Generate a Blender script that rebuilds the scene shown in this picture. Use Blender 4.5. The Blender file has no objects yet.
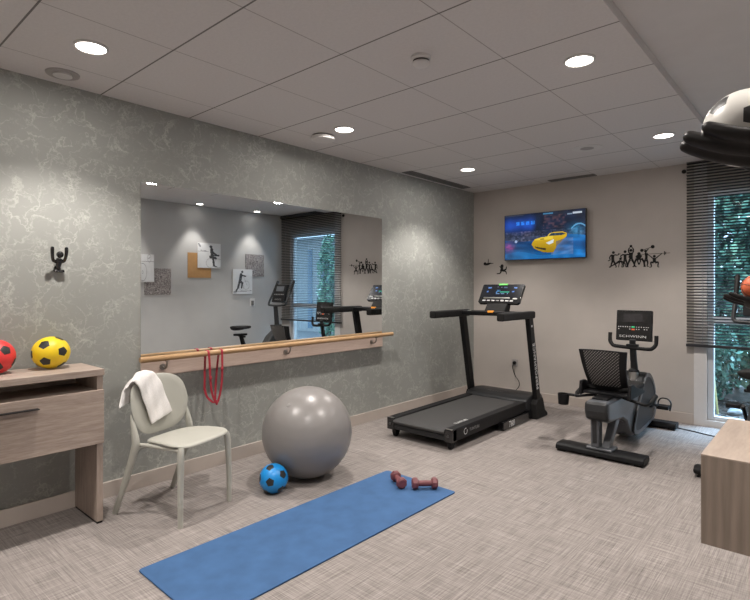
import bpy, bmesh, math, random
from mathutils import Vector, Matrix, Quaternion
random.seed(7)
C = bpy.context.scene.collection
SC = bpy.context.scene
PI = math.pi
V = Vector

# ------------------------------------------------------------------ materials
def new_mat(name):
    m = bpy.data.materials.new(name); m.use_nodes = True
    nt = m.node_tree; nt.nodes.clear()
    out = nt.nodes.new('ShaderNodeOutputMaterial'); b = nt.nodes.new('ShaderNodeBsdfPrincipled')
    nt.links.new(b.outputs[0], out.inputs[0])
    return m, nt, b
def N(nt, kind, **kw):
    n = nt.nodes.new(kind)
    for k, v in kw.items(): setattr(n, k, v)
    return n
def L(nt, a, b): nt.links.new(a, b)
def math_node(nt, op, a, b=None, clamp=False):
    n = N(nt, 'ShaderNodeMath', operation=op); n.use_clamp = clamp
    for i, x in enumerate((a, b)):
        if x is None: continue
        if isinstance(x, (int, float)): n.inputs[i].default_value = x
        else: L(nt, x, n.inputs[i])
    return n.outputs[0]
def ramp(nt, x, p0, p1, c0=(0,0,0,1), c1=(1,1,1,1)):
    r = N(nt, 'ShaderNodeValToRGB'); e = r.color_ramp.elements
    e[0].position = p0; e[1].position = p1; e[0].color = c0; e[1].color = c1
    L(nt, x, r.inputs[0]); return r.outputs[0]
def noise(nt, vec, scale, detail=3, rough=.5, dist=0):
    n = N(nt, 'ShaderNodeTexNoise'); n.inputs['Scale'].default_value = scale
    n.inputs['Detail'].default_value = detail; n.inputs['Roughness'].default_value = rough
    n.inputs['Distortion'].default_value = dist
    L(nt, vec, n.inputs['Vector']); return n
def mapping(nt, vec, scale=(1,1,1), loc=(0,0,0), rot=(0,0,0)):
    n = N(nt, 'ShaderNodeMapping'); n.inputs['Scale'].default_value = scale
    n.inputs['Location'].default_value = loc; n.inputs['Rotation'].default_value = rot
    L(nt, vec, n.inputs[0]); return n.outputs[0]
def mixc(nt, fac, a, b, mode='MIX'):
    n = N(nt, 'ShaderNodeMix', data_type='RGBA', blend_type=mode)
    for i, x in ((0, fac), (6, a), (7, b)):
        if isinstance(x, (int, float)): n.inputs[i].default_value = x
        elif isinstance(x, tuple): n.inputs[i].default_value = x if len(x) == 4 else (*x, 1)
        else: L(nt, x, n.inputs[i])
    return n.outputs[2]
def objco(nt): return N(nt, 'ShaderNodeTexCoord').outputs['Object']
def bump(nt, b, h, strength=.2, dist=.002):
    n = N(nt, 'ShaderNodeBump'); n.inputs['Strength'].default_value = strength; n.inputs['Distance'].default_value = dist
    L(nt, h, n.inputs['Height']); L(nt, n.outputs[0], b.inputs['Normal'])

def plain(name, col, rough=.5, metal=0, var=.06, scale=30, bmp=0, spec=.5, emit=0, coat=0):
    m, nt, b = new_mat(name)
    n = noise(nt, objco(nt), scale, 3)
    d = tuple(max(0, c*(1-var)) for c in col); l = tuple(min(1, c*(1+var)) for c in col)
    c = ramp(nt, n.outputs['Fac'], .3, .7, (*d,1), (*l,1))
    L(nt, c, b.inputs['Base Color']); b.inputs['Roughness'].default_value = rough; b.inputs['Metallic'].default_value = metal
    b.inputs['Specular IOR Level'].default_value = spec
    b.inputs['Coat Weight'].default_value = coat
    if bmp: bump(nt, b, n.outputs['Fac'], bmp)
    if emit:
        L(nt, c, b.inputs['Emission Color']); b.inputs['Emission Strength'].default_value = emit
    return m

def wood(name, dark, light, scale=(1,1,1), rough=.45, fine=1.0):
    m, nt, b = new_mat(name)
    v = mapping(nt, objco(nt), scale)
    n1 = noise(nt, v, 6*fine, 4, .6, .6); n2 = noise(nt, v, 22*fine, 3, .6, .2)
    f = math_node(nt, 'ADD', math_node(nt, 'MULTIPLY', n1.outputs['Fac'], .6), math_node(nt, 'MULTIPLY', n2.outputs['Fac'], .4))
    c = ramp(nt, f, .36, .64, (*dark,1), (*light,1)); L(nt, c, b.inputs['Base Color'])
    b.inputs['Roughness'].default_value = rough; bump(nt, b, f, .08, .001)
    return m

def attr_mat(name, emit=0, rough=.4):
    m, nt, b = new_mat(name)
    a = N(nt, 'ShaderNodeAttribute', attribute_name='Col')
    if emit:
        b.inputs['Base Color'].default_value = (.01,.01,.012,1)
        L(nt, a.outputs['Color'], b.inputs['Emission Color']); b.inputs['Emission Strength'].default_value = emit
        b.inputs['Roughness'].default_value = .15
    else:
        L(nt, a.outputs['Color'], b.inputs['Base Color']); b.inputs['Roughness'].default_value = rough
    return m

def emission(name, col, s):
    m, nt, b = new_mat(name)
    b.inputs['Base Color'].default_value = (.8,.8,.8,1)
    b.inputs['Emission Color'].default_value = (*col,1); b.inputs['Emission Strength'].default_value = s
    return m

# wallpaper
def wallpaper():
    m, nt, b = new_mat('wallpaper')
    p = objco(nt)
    w = noise(nt, p, 6.5, 5, .6)
    sub = N(nt, 'ShaderNodeVectorMath', operation='SUBTRACT'); L(nt, w.outputs['Color'], sub.inputs[0]); sub.inputs[1].default_value = (.5,.5,.5)
    sc = N(nt, 'ShaderNodeVectorMath', operation='SCALE'); L(nt, sub.outputs[0], sc.inputs[0]); sc.inputs['Scale'].default_value = .34
    ad = N(nt, 'ShaderNodeVectorMath', operation='ADD'); L(nt, p, ad.inputs[0]); L(nt, sc.outputs[0], ad.inputs[1])
    def veins(scale, hi, ms, m0, m1, off, rot=0):
        q = mapping(nt, ad.outputs[0], (1,1,1), off, (rot,0,0))
        v = N(nt, 'ShaderNodeTexVoronoi', feature='DISTANCE_TO_EDGE'); v.inputs['Scale'].default_value = scale; L(nt, q, v.inputs['Vector'])
        e = ramp(nt, v.outputs['Distance'], 0, hi, (1,1,1,1), (0,0,0,1))
        k = ramp(nt, noise(nt, q, ms, 2).outputs['Fac'], m0, m1)
        return math_node(nt, 'MULTIPLY', e, k)
    a = veins(5.0, .042, 7, .46, .60, (0,0,0))
    c = veins(8.0, .055, 6, .47, .60, (3,1.7,5), .6)
    d = veins(3.4, .030, 4, .40, .58, (1,4,2), 1.1)
    q = mapping(nt, ad.outputs[0], (1,2.0,4.6), (0,0,0), (.75,0,0))
    bl1 = ramp(nt, noise(nt, q, 5.2, 5, .65, .6).outputs['Fac'], .60, .70)
    q2 = mapping(nt, ad.outputs[0], (1,2.0,5.0), (4,1,2), (-.6,0,0))
    bl2 = ramp(nt, noise(nt, q2, 5.0, 5, .65, .6).outputs['Fac'], .60, .70)
    bl = math_node(nt, 'MAXIMUM', bl1, bl2)
    s = math_node(nt, 'ADD', math_node(nt, 'MULTIPLY', a, .65), math_node(nt, 'MULTIPLY', c, .6))
    s = math_node(nt, 'ADD', s, math_node(nt, 'MULTIPLY', d, .35))
    s = math_node(nt, 'ADD', s, math_node(nt, 'MULTIPLY', bl, .5), True)
    big = noise(nt, p, 1.1, 3).outputs['Fac']
    base = ramp(nt, big, .3, .7, (.266,.273,.254,1), (.306,.313,.293,1))
    col = mixc(nt, math_node(nt, 'MULTIPLY', s, .66), base, (.55,.55,.515,1))
    L(nt, col, b.inputs['Base Color']); b.inputs['Roughness'].default_value = .6
    return m

def carpet():
    m, nt, b = new_mat('carpet')
    p = objco(nt)
    s1 = noise(nt, mapping(nt, p, (4.5,195,1)), 1, 2.5, .6).outputs['Fac']
    s2 = noise(nt, mapping(nt, p, (195,4.5,1)), 1, 2.5, .6).outputs['Fac']
    s3 = noise(nt, mapping(nt, p, (1.6,45,1)), 1, 2, .6).outputs['Fac']
    s4 = noise(nt, mapping(nt, p, (45,1.6,1)), 1, 2, .6).outputs['Fac']
    ch = N(nt, 'ShaderNodeTexChecker'); ch.inputs['Scale'].default_value = 2.0; L(nt, mapping(nt, p, (1,1,.001), (.12,.2,.3)), ch.inputs[0])
    k = math_node(nt, 'ADD', math_node(nt, 'MULTIPLY', ch.outputs['Fac'], .12), .44)
    i = math_node(nt, 'SUBTRACT', 1.0, k)
    f = math_node(nt, 'ADD', math_node(nt, 'MULTIPLY', s1, k), math_node(nt, 'MULTIPLY', s2, i))
    g = math_node(nt, 'ADD', math_node(nt, 'MULTIPLY', s3, k), math_node(nt, 'MULTIPLY', s4, i))
    f = math_node(nt, 'ADD', math_node(nt, 'MULTIPLY', f, .86), math_node(nt, 'MULTIPLY', g, .14))
    c = ramp(nt, f, .34, .66, (.118,.105,.099,1), (.370,.332,.312,1))
    L(nt, c, b.inputs['Base Color']); b.inputs['Roughness'].default_value = .9; b.inputs['Specular IOR Level'].default_value = .15
    bump(nt, b, f, .4, .003)
    return m

def tile_mat():
    m, nt, b = new_mat('ceiling_tile')
    p = objco(nt); sx = N(nt, 'ShaderNodeSeparateXYZ'); L(nt, p, sx.inputs[0])
    def line(o, off, w, st=.6):
        t = math_node(nt, 'DIVIDE', math_node(nt, 'SUBTRACT', o, off), st)
        fr = math_node(nt, 'FRACT', math_node(nt, 'ADD', t, 10.5))
        d = math_node(nt, 'MULTIPLY', math_node(nt, 'ABSOLUTE', math_node(nt, 'SUBTRACT', fr, .5)), st)
        return math_node(nt, 'LESS_THAN', d, w)
    lx = line(sx.outputs[0], .31, .0028); ly = line(sx.outputs[1], .109, .0045, .59)
    n = noise(nt, p, 60, 4, .7).outputs['Fac']
    base = ramp(nt, n, .3, .7, (.59,.565,.56,1), (.64,.615,.61,1))
    c = mixc(nt, math_node(nt, 'MULTIPLY', lx, .6), base, (.16,.14,.13,1))
    c = mixc(nt, math_node(nt, 'MULTIPLY', ly, .85), c, (.08,.07,.065,1))
    L(nt, c, b.inputs['Base Color']); b.inputs['Roughness'].default_value = .85
    return m

MT = {}
MT['wallpaper'] = wallpaper(); MT['carpet'] = carpet(); MT['tile'] = tile_mat()
MT['plaster'] = plain('plaster', (.60,.58,.575), .8, var=.02, scale=8)
MT['greige'] = plain('greige_paint', (.45,.41,.378), .75, var=.03, scale=4)
MT['grey_paint'] = plain('grey_paint', (.43,.422,.415), .75, var=.03, scale=4)
MT['baseboard'] = plain('baseboard_paint', (.44,.385,.345), .5, var=.03, scale=6)
MT['white_paint'] = plain('white_paint', (.62,.60,.59), .5, var=.02)
MT['white_frame'] = plain('window_frame_white', (.56,.58,.61), .35, var=.02)
MT['oak'] = wood('washed_oak', (.30,.235,.195), (.46,.375,.32), (8,.8,12))
MT['oak_v'] = wood('washed_oak_upright', (.30,.235,.195), (.44,.36,.31), (9,9,.7))
MT['oak_strip'] = wood('pale_oak_strip', (.42,.32,.27), (.52,.41,.35), (8,.8,12))
def shaded_bench_wood():  # cabinet oak darkened: the shade on its front is put into the colour
    m, nt, b = new_mat('bench_oak'); p = objco(nt)
    w = N(nt, 'ShaderNodeTexWave', wave_type='RINGS', rings_direction='Y'); w.inputs['Scale'].default_value = 4.5; w.inputs['Distortion'].default_value = 2.2
    w.inputs['Detail'].default_value = 3; w.inputs['Detail Scale'].default_value = 1.3
    L(nt, mapping(nt, p, (2.6,2.6,.42), (1.42,.4,-.02)), w.inputs['Vector'])
    n1 = noise(nt, mapping(nt, p, (60,60,4)), 1, 3, .6).outputs['Fac']
    f = math_node(nt, 'ADD', math_node(nt, 'MULTIPLY', w.outputs['Fac'], .2), math_node(nt, 'MULTIPLY', n1, .8))
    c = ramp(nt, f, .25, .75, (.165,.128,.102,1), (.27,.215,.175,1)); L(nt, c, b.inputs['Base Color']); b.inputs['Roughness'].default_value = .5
    return m
MT['oak_bench'] = shaded_bench_wood()
MT['oak_bench_side'] = wood('bench_oak', (.165,.128,.102), (.29,.228,.185), (4,5,.55), fine=1.5)  # same darkened oak, shade painted into the colour
MT['oak_bench_top'] = wood('bench_oak_top', (.31,.245,.20), (.39,.315,.26), (6,.8,6))  # same oak in a lighter copy for the lit top face
MT['barre'] = wood('barre_wood', (.36,.21,.10), (.52,.33,.17), (10,1,10), .35)
MT['black'] = plain('black_plastic', (.009,.009,.010), .5, var=.15, spec=.22)
MT['black_gloss'] = plain('black_gloss', (.012,.012,.013), .15, var=.1, coat=.3)
MT['black_matte'] = plain('black_matte', (.016,.0155,.0155), .7, var=.2, spec=.22)
MT['rubber'] = plain('belt_rubber', (.036,.035,.035), .62, var=.12, scale=90, bmp=.15)
MT['dark_grey'] = plain('dark_grey_plastic', (.028,.029,.031), .42, var=.08, spec=.35)
MT['slate'] = plain('slate_grey_plastic', (.088,.094,.105), .35, var=.05, coat=.2)
MT['silver'] = plain('silver_metal', (.55,.54,.52), .28, 1, var=.05)
MT['bronze'] = plain('bracket_metal', (.36,.33,.30), .35, 1, var=.08)
MT['chair'] = plain('sage_plastic', (.40,.395,.35), .5, var=.02, scale=12)
MT['towel'] = plain('white_terry', (.78,.76,.74), .95, var=.06, scale=160, bmp=.6, spec=.1)
MT['mat'] = plain('blue_foam', (.047,.108,.232), .8, var=.10, scale=9, bmp=.05, spec=.2)
MT['grey_vinyl'] = plain('grey_vinyl', (.225,.212,.205), .33, var=.03, scale=6)
MT['blue_ball'] = plain('blue_ball', (.008,.24,.62), .38, var=.04)
MT['yellow_ball'] = plain('yellow_ball', (.83,.60,.015), .45, var=.04)
MT['red_ball'] = plain('red_ball', (.72,.045,.045), .45, var=.04)
MT['white_ball'] = plain('white_ball', (.66,.64,.60), .35, var=.03)
MT['patch'] = plain('black_patch', (.02,.019,.018), .45, var=.1)
MT['orange'] = plain('basketball_orange', (.62,.13,.05), .55, var=.1, scale=180, bmp=.4)
MT['hand'] = plain('dark_hand', (.012,.010,.0095), .42, var=.25, scale=40, spec=.22)
MT['dumbbell'] = plain('maroon_vinyl', (.155,.045,.052), .5, var=.08)
MT['strap'] = plain('red_strap', (.36,.022,.038), .6, var=.15, scale=80)
MT['blind'] = plain('charcoal_blind', (.022,.022,.025), .45, var=.1)
MT['cord'] = plain('pale_cord', (.34,.34,.36), .7)
MT['white_plastic'] = plain('white_plastic', (.60,.58,.57), .45, var=.02)
MT['grille'] = plain('dark_grille', (.17,.163,.16), .6)
MT['slot'] = plain('dark_slot', (.05,.048,.047), .8); MT['speaker'] = plain('speaker_grille', (.33,.315,.31), .7); MT['valve'] = plain('valve_grey', (.34,.32,.31), .5)
MT['lamp'] = emission('lamp_diffuser', (1,.93,.84), 9)
MT['tan'] = plain('tan_panel', (.42,.23,.09), .6, var=.06, scale=20)
MT['amber'] = plain('amber_key', (.75,.28,.03), .5, emit=.6)
MT['green_led'] = plain('green_led', (.10,.55,.08), .5, emit=.35)
MT['letter'] = plain('pale_lettering', (.62,.62,.62), .5)
MT['letter_dim'] = plain('dim_lettering', (.20,.20,.20), .5)
MT['screen_dark'] = plain('dark_screen', (.030,.028,.030), .25)
MT['key_white'] = plain('console_key', (.5,.5,.5), .5)
MT['key_green'] = plain('console_key_green', (.05,.5,.22), .5, emit=.3)
MT['key_red'] = plain('console_key_red', (.65,.12,.04), .5, emit=.3)
MT['picture'] = attr_mat('printed_picture'); MT['tv_picture'] = attr_mat('lit_picture', emit=.82)
MT['console_picture'] = attr_mat('console_picture', emit=.9)

def mirror_mat():
    m, nt, b = new_mat('mirror_silver')
    n = noise(nt, objco(nt), 2, 2).outputs['Fac']
    c = ramp(nt, n, .3, .7, (.84,.87,.88,1), (.86,.89,.90,1)); L(nt, c, b.inputs['Base Color'])
    b.inputs['Metallic'].default_value = 1; b.inputs['Roughness'].default_value = .008
    return m
MT['mirror'] = mirror_mat()
def glass_mat():
    m = bpy.data.materials.new('window_glass'); m.use_nodes = True; nt = m.node_tree; nt.nodes.clear()
    out = N(nt, 'ShaderNodeOutputMaterial'); t = N(nt, 'ShaderNodeBsdfTransparent'); g = N(nt, 'ShaderNodeBsdfGlossy')
    t.inputs[0].default_value = (.93,.97,.97,1); g.inputs['Roughness'].default_value = .02
    lw = N(nt, 'ShaderNodeLayerWeight'); f = math_node(nt, 'ADD', math_node(nt, 'MULTIPLY', math_node(nt, 'POWER', lw.outputs['Facing'], 4), .6), .04, True)
    mx = N(nt, 'ShaderNodeMixShader'); L(nt, f, mx.inputs[0]); L(nt, t.outputs[0], mx.inputs[1]); L(nt, g.outputs[0], mx.inputs[2])
    L(nt, mx.outputs[0], out.inputs[0]); return m
MT['glass'] = glass_mat()
def mesh_seat_mat():
    m, nt, b = new_mat('perforated_mesh')
    p = objco(nt)
    s = N(nt, 'ShaderNodeSeparateXYZ'); L(nt, mapping(nt, p, (62,62,62), (0,0,0), (0,PI/4,0)), s.inputs[0])
    def c(o): return math_node(nt, 'ABSOLUTE', math_node(nt, 'SUBTRACT', math_node(nt, 'FRACT', math_node(nt, 'ADD', o, 100)), .5))
    a = math_node(nt, 'LESS_THAN', c(s.outputs[0]), .33); d = math_node(nt, 'LESS_THAN', c(s.outputs[2]), .15)
    f = math_node(nt, 'MULTIPLY', a, d)
    col = mixc(nt, math_node(nt, 'MULTIPLY', f, .8), (.016,.015,.016,1), (.38,.36,.34,1)); L(nt, col, b.inputs['Base Color'])
    b.inputs['Roughness'].default_value = .6; return m
MT['seat_mesh'] = mesh_seat_mat()
def stone_photo():
    m, nt, b = new_mat('stone_photo')
    n = noise(nt, objco(nt), 60, 4, .7, 1.0).outputs['Fac']
    c = ramp(nt, n, .38, .62, (.06,.05,.05,1), (.42,.38,.37,1)); L(nt, c, b.inputs['Base Color']); return m
MT['stone_photo'] = stone_photo()
def leaf_mat(name, d, l):
    m, nt, b = new_mat(name)
    n = noise(nt, objco(nt), 7, 4).outputs['Fac']
    c = ramp(nt, n, .35, .65, (*d,1), (*l,1)); L(nt, c, b.inputs['Base Color']); b.inputs['Roughness'].default_value = .5; return m
MT['leaf'] = leaf_mat('shrub_leaf', (.04,.13,.105), (.15,.34,.25))
MT['leaf_pale'] = leaf_mat('pale_leaf', (.09,.23,.16), (.30,.48,.32))
MT['leaf_dark'] = leaf_mat('dark_leaf', (.022,.07,.06), (.08,.19,.14))
MT['bark'] = leaf_mat('wood_chip', (.03,.026,.024), (.16,.13,.115))
MT['soil'] = leaf_mat('soil', (.022,.018,.016), (.07,.058,.05))
MT['stone'] = leaf_mat('pale_stone', (.25,.27,.29), (.45,.47,.48))
MT['paving'] = leaf_mat('pale_paving', (.12,.13,.14), (.17,.18,.19))
MT['render'] = leaf_mat('white_render', (.20,.215,.22), (.25,.265,.27))
MT['cane'] = plain('bamboo_cane', (.42,.36,.14), .6)
MT['facade_glass'] = plain('facade_glass', (.10,.16,.22), .1)

# ------------------------------------------------------------------ mesh helpers
def link(o, parent=None):
    C.objects.link(o)
    if parent: o.parent = parent
    return o
def obj(name, bm, mats, parent=None, smooth=35, loc=None, bev=0):
    me = bpy.data.meshes.new(name)
    bmesh.ops.recalc_face_normals(bm, faces=bm.faces[:])
    bm.to_mesh(me); bm.free()
    for m in (mats if isinstance(mats, (list, tuple)) else [mats]): me.materials.append(MT[m])
    o = bpy.data.objects.new(name, me); link(o, parent)
    if loc: o.location = loc
    if bev:
        md = o.modifiers.new('edge', 'BEVEL'); md.width = bev; md.segments = 2; md.limit_method = 'ANGLE'; md.angle_limit = math.radians(40)
    if smooth:
        me.polygons.foreach_set('use_smooth', [True]*len(me.polygons)); me.set_sharp_from_angle(angle=math.radians(smooth))
    return o
def tag(o, label=None, cat=None, group=None, kind=None):
    if label: o['label'] = label
    if cat: o['category'] = cat
    if group: o['group'] = group
    if kind: o['kind'] = kind
    return o
def thing(name, label, cat, loc=(0,0,0), rotz=0, group=None):
    o = bpy.data.objects.new(name, None); C.objects.link(o); o.location = loc; o.rotation_euler = (0,0,rotz)
    o.empty_display_size = .1
    return tag(o, label, cat, group)
def struct(name, bm, mats, smooth=0, parent=None, **k):
    o = obj(name, bm, mats, parent, smooth, **k)
    if not parent: o['kind'] = 'structure'
    return o
def copy_tree(o, parent=None):
    c = o.copy(); C.objects.link(c); c.parent = parent
    for ch in list(o.children): copy_tree(ch, c)
    return c
def B(): return bmesh.new()
def box(bm, lo, hi, mi=0, mat=None):
    x0,y0,z0 = lo; x1,y1,z1 = hi
    vs = [bm.verts.new(p) for p in ((x0,y0,z0),(x1,y0,z0),(x1,y1,z0),(x0,y1,z0),(x0,y0,z1),(x1,y0,z1),(x1,y1,z1),(x0,y1,z1))]
    if mat:
        for v in vs: v.co = mat @ v.co
    for f in ((0,3,2,1),(4,5,6,7),(0,1,5,4),(1,2,6,5),(2,3,7,6),(3,0,4,7)):
        fc = bm.faces.new([vs[i] for i in f]); fc.material_index = mi
    return vs
def catmull(pts, n=6, closed=False):
    P = [V(p) for p in pts]; out = []; m = len(P)
    rng = range(m) if closed else range(m-1)
    for i in rng:
        p0 = P[(i-1) % m] if closed or i > 0 else P[0]*2-P[1]
        p1 = P[i]; p2 = P[(i+1) % m]
        p3 = P[(i+2) % m] if closed or i+2 < m else P[-1]*2-P[-2]
        for k in range(n):
            t = k/n
            out.append(.5*((2*p1)+(p2-p0)*t+(2*p0-5*p1+4*p2-p3)*t*t+(3*p1-p0-3*p2+p3)*t**3))
    if not closed: out.append(P[-1])
    return out
def frames(P, closed=False, up=None):
    n = len(P); T = []
    for i in range(n):
        a = P[(i-1) % n] if closed or i > 0 else P[i]; b = P[(i+1) % n] if closed or i < n-1 else P[i]
        t = (b-a); T.append(t.normalized() if t.length > 1e-9 else V((0,0,1)))
    u = V(up) if up else (V((0,0,1)) if abs(T[0].z) < .9 else V((1,0,0)))
    u = (u - T[0]*u.dot(T[0])).normalized(); F = []
    for i in range(n):
        if i:
            q = T[i-1].rotation_difference(T[i]); u = q @ u
        if up:
            w = V(up) - T[i]*V(up).dot(T[i])
            if w.length > .05: u = w.normalized()
        F.append((T[i], u.copy(), T[i].cross(u)))
    return F
def tube(bm, pts, r, seg=10, closed=False, smooth_n=0, cap=True, flat=None, up=None, mi=0, power=2.0):
    """r: number or list; flat=(a,b) multiplies the radius along u and w; power>2 squares the section"""
    rs = r if isinstance(r, (list, tuple)) else [r]*len(pts)
    if smooth_n:
        q = [V((a, 0, 0)) for a in rs]; rs = [max(1e-5, v.x) for v in catmull(q, smooth_n, closed)]
        pts = catmull(pts, smooth_n, closed)
    P = [V(p) for p in pts]; F = frames(P, closed, up); a, b = flat or (1,1); rings = []
    for i, p in enumerate(P):
        t, u, w = F[i]; ring = []
        for k in range(seg):
            g = 2*PI*(k+.5)/seg; cu, su = math.cos(g), math.sin(g)
            e = 2/power; cu = math.copysign(abs(cu)**e, cu); su = math.copysign(abs(su)**e, su)
            ring.append(bm.verts.new(p + u*(cu*rs[i]*a) + w*(su*rs[i]*b)))
        rings.append(ring)
    m = len(rings)
    for i in range(m if closed else m-1):
        A, Bq = rings[i], rings[(i+1) % m]
        for k in range(seg):
            f = bm.faces.new((A[k], A[(k+1)%seg], Bq[(k+1)%seg], Bq[k])); f.material_index = mi
    if cap and not closed:
        for rg in (rings[0], rings[-1]):
            f = bm.faces.new(rg); f.material_index = mi
def lathe(bm, prof, seg=32, axis=None, mi=0, mat=None):
    rings = []
    for r, z in prof:
        if r < 1e-6: ring = [bm.verts.new((0,0,z))]
        else: ring = [bm.verts.new((r*math.cos(2*PI*k/seg), r*math.sin(2*PI*k/seg), z)) for k in range(seg)]
        if mat:
            for v in ring: v.co = mat @ v.co
        rings.append(ring)
    for A, Bq in zip(rings, rings[1:]):
        if len(A) == 1 and len(Bq) == 1: continue
        for k in range(seg):
            if len(A) == 1: f = bm.faces.new((A[0], Bq[k], Bq[(k+1)%seg]))
            elif len(Bq) == 1: f = bm.faces.new((A[k], Bq[0], A[(k+1)%seg]))
            else: f = bm.faces.new((A[k], Bq[k], Bq[(k+1)%seg], A[(k+1)%seg]))
            f.material_index = mi
    for rg, ok in ((rings[0], prof[0][0] > 1e-6), (rings[-1], prof[-1][0] > 1e-6)):
        if ok: f = bm.faces.new(rg); f.material_index = mi
def prism(bm, poly, axis, a, b, mi=0):
    """poly: 2-D points in the two other axes (cyclic order x->y,z ; y->x,z ; z->x,y); extruded from a to b"""
    def mk(p, t):
        if axis == 'x': return (t, p[0], p[1])
        if axis == 'y': return (p[0], t, p[1])
        return (p[0], p[1], t)
    A = [bm.verts.new(mk(p, a)) for p in poly]; Bq = [bm.verts.new(mk(p, b)) for p in poly]; n = len(poly)
    for k in range(n):
        f = bm.faces.new((A[k], A[(k+1)%n], Bq[(k+1)%n], Bq[k])); f.material_index = mi
    bm.faces.new(A).material_index = mi; bm.faces.new(Bq[::-1]).material_index = mi
def rrect(x0, y0, x1, y1, r, n=5):
    out = []
    for cx, cy, a0 in ((x1-r,y1-r,0),(x0+r,y1-r,90),(x0+r,y0+r,180),(x1-r,y0+r,270)):
        for k in range(n+1):
            a = math.radians(a0+90*k/n); out.append((cx+r*math.cos(a), cy+r*math.sin(a)))
    return out
def circle(cx, cy, r, n=20): return [(cx+r*math.cos(2*PI*k/n), cy+r*math.sin(2*PI*k/n)) for k in range(n)]
def basis(right, up, origin):
    r = V(right).normalized(); u = V(up).normalized(); n = r.cross(u)
    m = Matrix((r, u, n)).transposed().to_4x4(); m.translation = V(origin); return m
def remesh(name, bm, mat, parent, voxel, smooth_iter=3):
    o = obj(name, bm, mat, parent, 0)
    md = o.modifiers.new('r', 'REMESH'); md.mode = 'VOXEL'; md.voxel_size = voxel
    ms = o.modifiers.new('s', 'SMOOTH'); ms.factor = .5; ms.iterations = smooth_iter
    dg = bpy.context.evaluated_depsgraph_get(); dg.update()
    me = bpy.data.meshes.new_from_object(o.evaluated_get(dg)); me.name = name
    o.modifiers.clear(); o.data = me
    me.polygons.foreach_set('use_smooth', [True]*len(me.polygons))
    return o
def lettering(text, size, mat, parent, right, up, origin, name='lettering', spacing=1.0, shear=0, xs=1):
    cu = bpy.data.curves.new('t', 'FONT'); cu.body = text; cu.size = size; cu.align_x = 'CENTER'; cu.align_y = 'CENTER'
    cu.extrude = .0006; cu.space_character = spacing; cu.shear = shear
    t = bpy.data.objects.new('t', cu); C.objects.link(t)
    dg = bpy.context.evaluated_depsgraph_get(); dg.update()
    me = bpy.data.meshes.new_from_object(t.evaluated_get(dg)); bpy.data.objects.remove(t); bpy.data.curves.remove(cu)
    me.transform(basis(right, up, origin) @ Matrix.Diagonal((xs,1,1,1))); me.materials.clear(); me.materials.append(MT[mat]); me.name = name
    return link(bpy.data.objects.new(name, me), parent)
def picture(name, w, h, nx, ny, fn, mat, parent, right, up, origin):
    """a flat printed or lit picture: one small face per dot, colour from fn(u, v) with u to the right and v upward, both 0..1"""
    bm = B(); lay = bm.loops.layers.float_color.new('Col'); M = basis(right, up, origin)
    g = [[bm.verts.new(M @ V(((i/nx-.5)*w, (j/ny-.5)*h, 0))) for i in range(nx+1)] for j in range(ny+1)]
    for j in range(ny):
        for i in range(nx):
            f = bm.faces.new((g[j][i], g[j][i+1], g[j+1][i+1], g[j+1][i]))
            c = fn((i+.5)/nx, (j+.5)/ny)
            for lp in f.loops: lp[lay] = (*c, 1)
    me = bpy.data.meshes.new(name); bm.to_mesh(me); bm.free(); me.materials.append(MT[mat])
    return link(bpy.data.objects.new(name, me), parent)
def in_poly(x, y, P):
    r = False; j = len(P)-1
    for i in range(len(P)):
        if (P[i][1] > y) != (P[j][1] > y) and x < (P[j][0]-P[i][0])*(y-P[i][1])/(P[j][1]-P[i][1])+P[i][0]: r = not r
        j = i
    return r
def seg_d(x, y, a, b):
    dx, dy = b[0]-a[0], b[1]-a[1]; l = dx*dx+dy*dy or 1e-9
    t = max(0, min(1, ((x-a[0])*dx+(y-a[1])*dy)/l)); return math.hypot(x-a[0]-t*dx, y-a[1]-t*dy)
def hnoise(x, y):
    def h(i, j):
        n = math.sin(i*127.1+j*311.7)*43758.5453; return n-math.floor(n)
    i, j = math.floor(x), math.floor(y); a, b = x-i, y-j; a = a*a*(3-2*a); b = b*b*(3-2*b)
    return (h(i,j)*(1-a)+h(i+1,j)*a)*(1-b)+(h(i,j+1)*(1-a)+h(i+1,j+1)*a)*b

# ------------------------------------------------------------------ the room
W, D, RY = 3.84, 5.74, -1.9
ZT, ZP, XS = 2.5, 2.55, 2.68           # tile ceiling, plaster strip ceiling, where they meet
bm = B(); box(bm, (-.15, RY-.15, -.12), (W+.15, D+.12, 0)); struct('floor', bm, 'carpet')
bm = B(); box(bm, (-.15, RY-.15, 0), (0, D+.15, 2.75)); struct('wall_left', bm, 'wallpaper')
bm = B(); box(bm, (W, RY-.15, 0), (W+.15, D+.15, 2.75)); struct('wall_right', bm, 'grey_paint')
bm = B(); box(bm, (0, RY-.15, 0), (W, RY, 2.75)); struct('wall_rear', bm, 'grey_paint')
WX0, WX1, WZ0, WZ1 = 2.51, 3.62, .058, 2.22
bm = B()
box(bm, (0, D, 0), (WX0, D+.15, 2.75)); box(bm, (WX1, D, 0), (W, D+.15, 2.75))
box(bm, (WX0, D, 0), (WX1, D+.15, WZ0)); box(bm, (WX0, D, WZ1), (WX1, D+.15, 2.75))
struct('wall_back', bm, 'greige')
bm = B(); box(bm, (-.15, RY-.15, ZT), (XS, D+.15, 2.8), 0); box(bm, (XS, RY-.15, ZP), (W+.15, D+.15, 2.8), 1)
bm.faces.ensure_lookup_table(); bm.faces[3].material_index = 1
struct('ceiling', bm, ['tile', 'plaster'])
bm = B(); box(bm, (0, RY, 0), (.013, D, .097)); struct('baseboard_left', bm, 'baseboard', bev=.002)
bm = B(); box(bm, (.013, D-.013, 0), (2.404, D, .097)); struct('baseboard_back', bm, 'baseboard', bev=.002)
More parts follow.
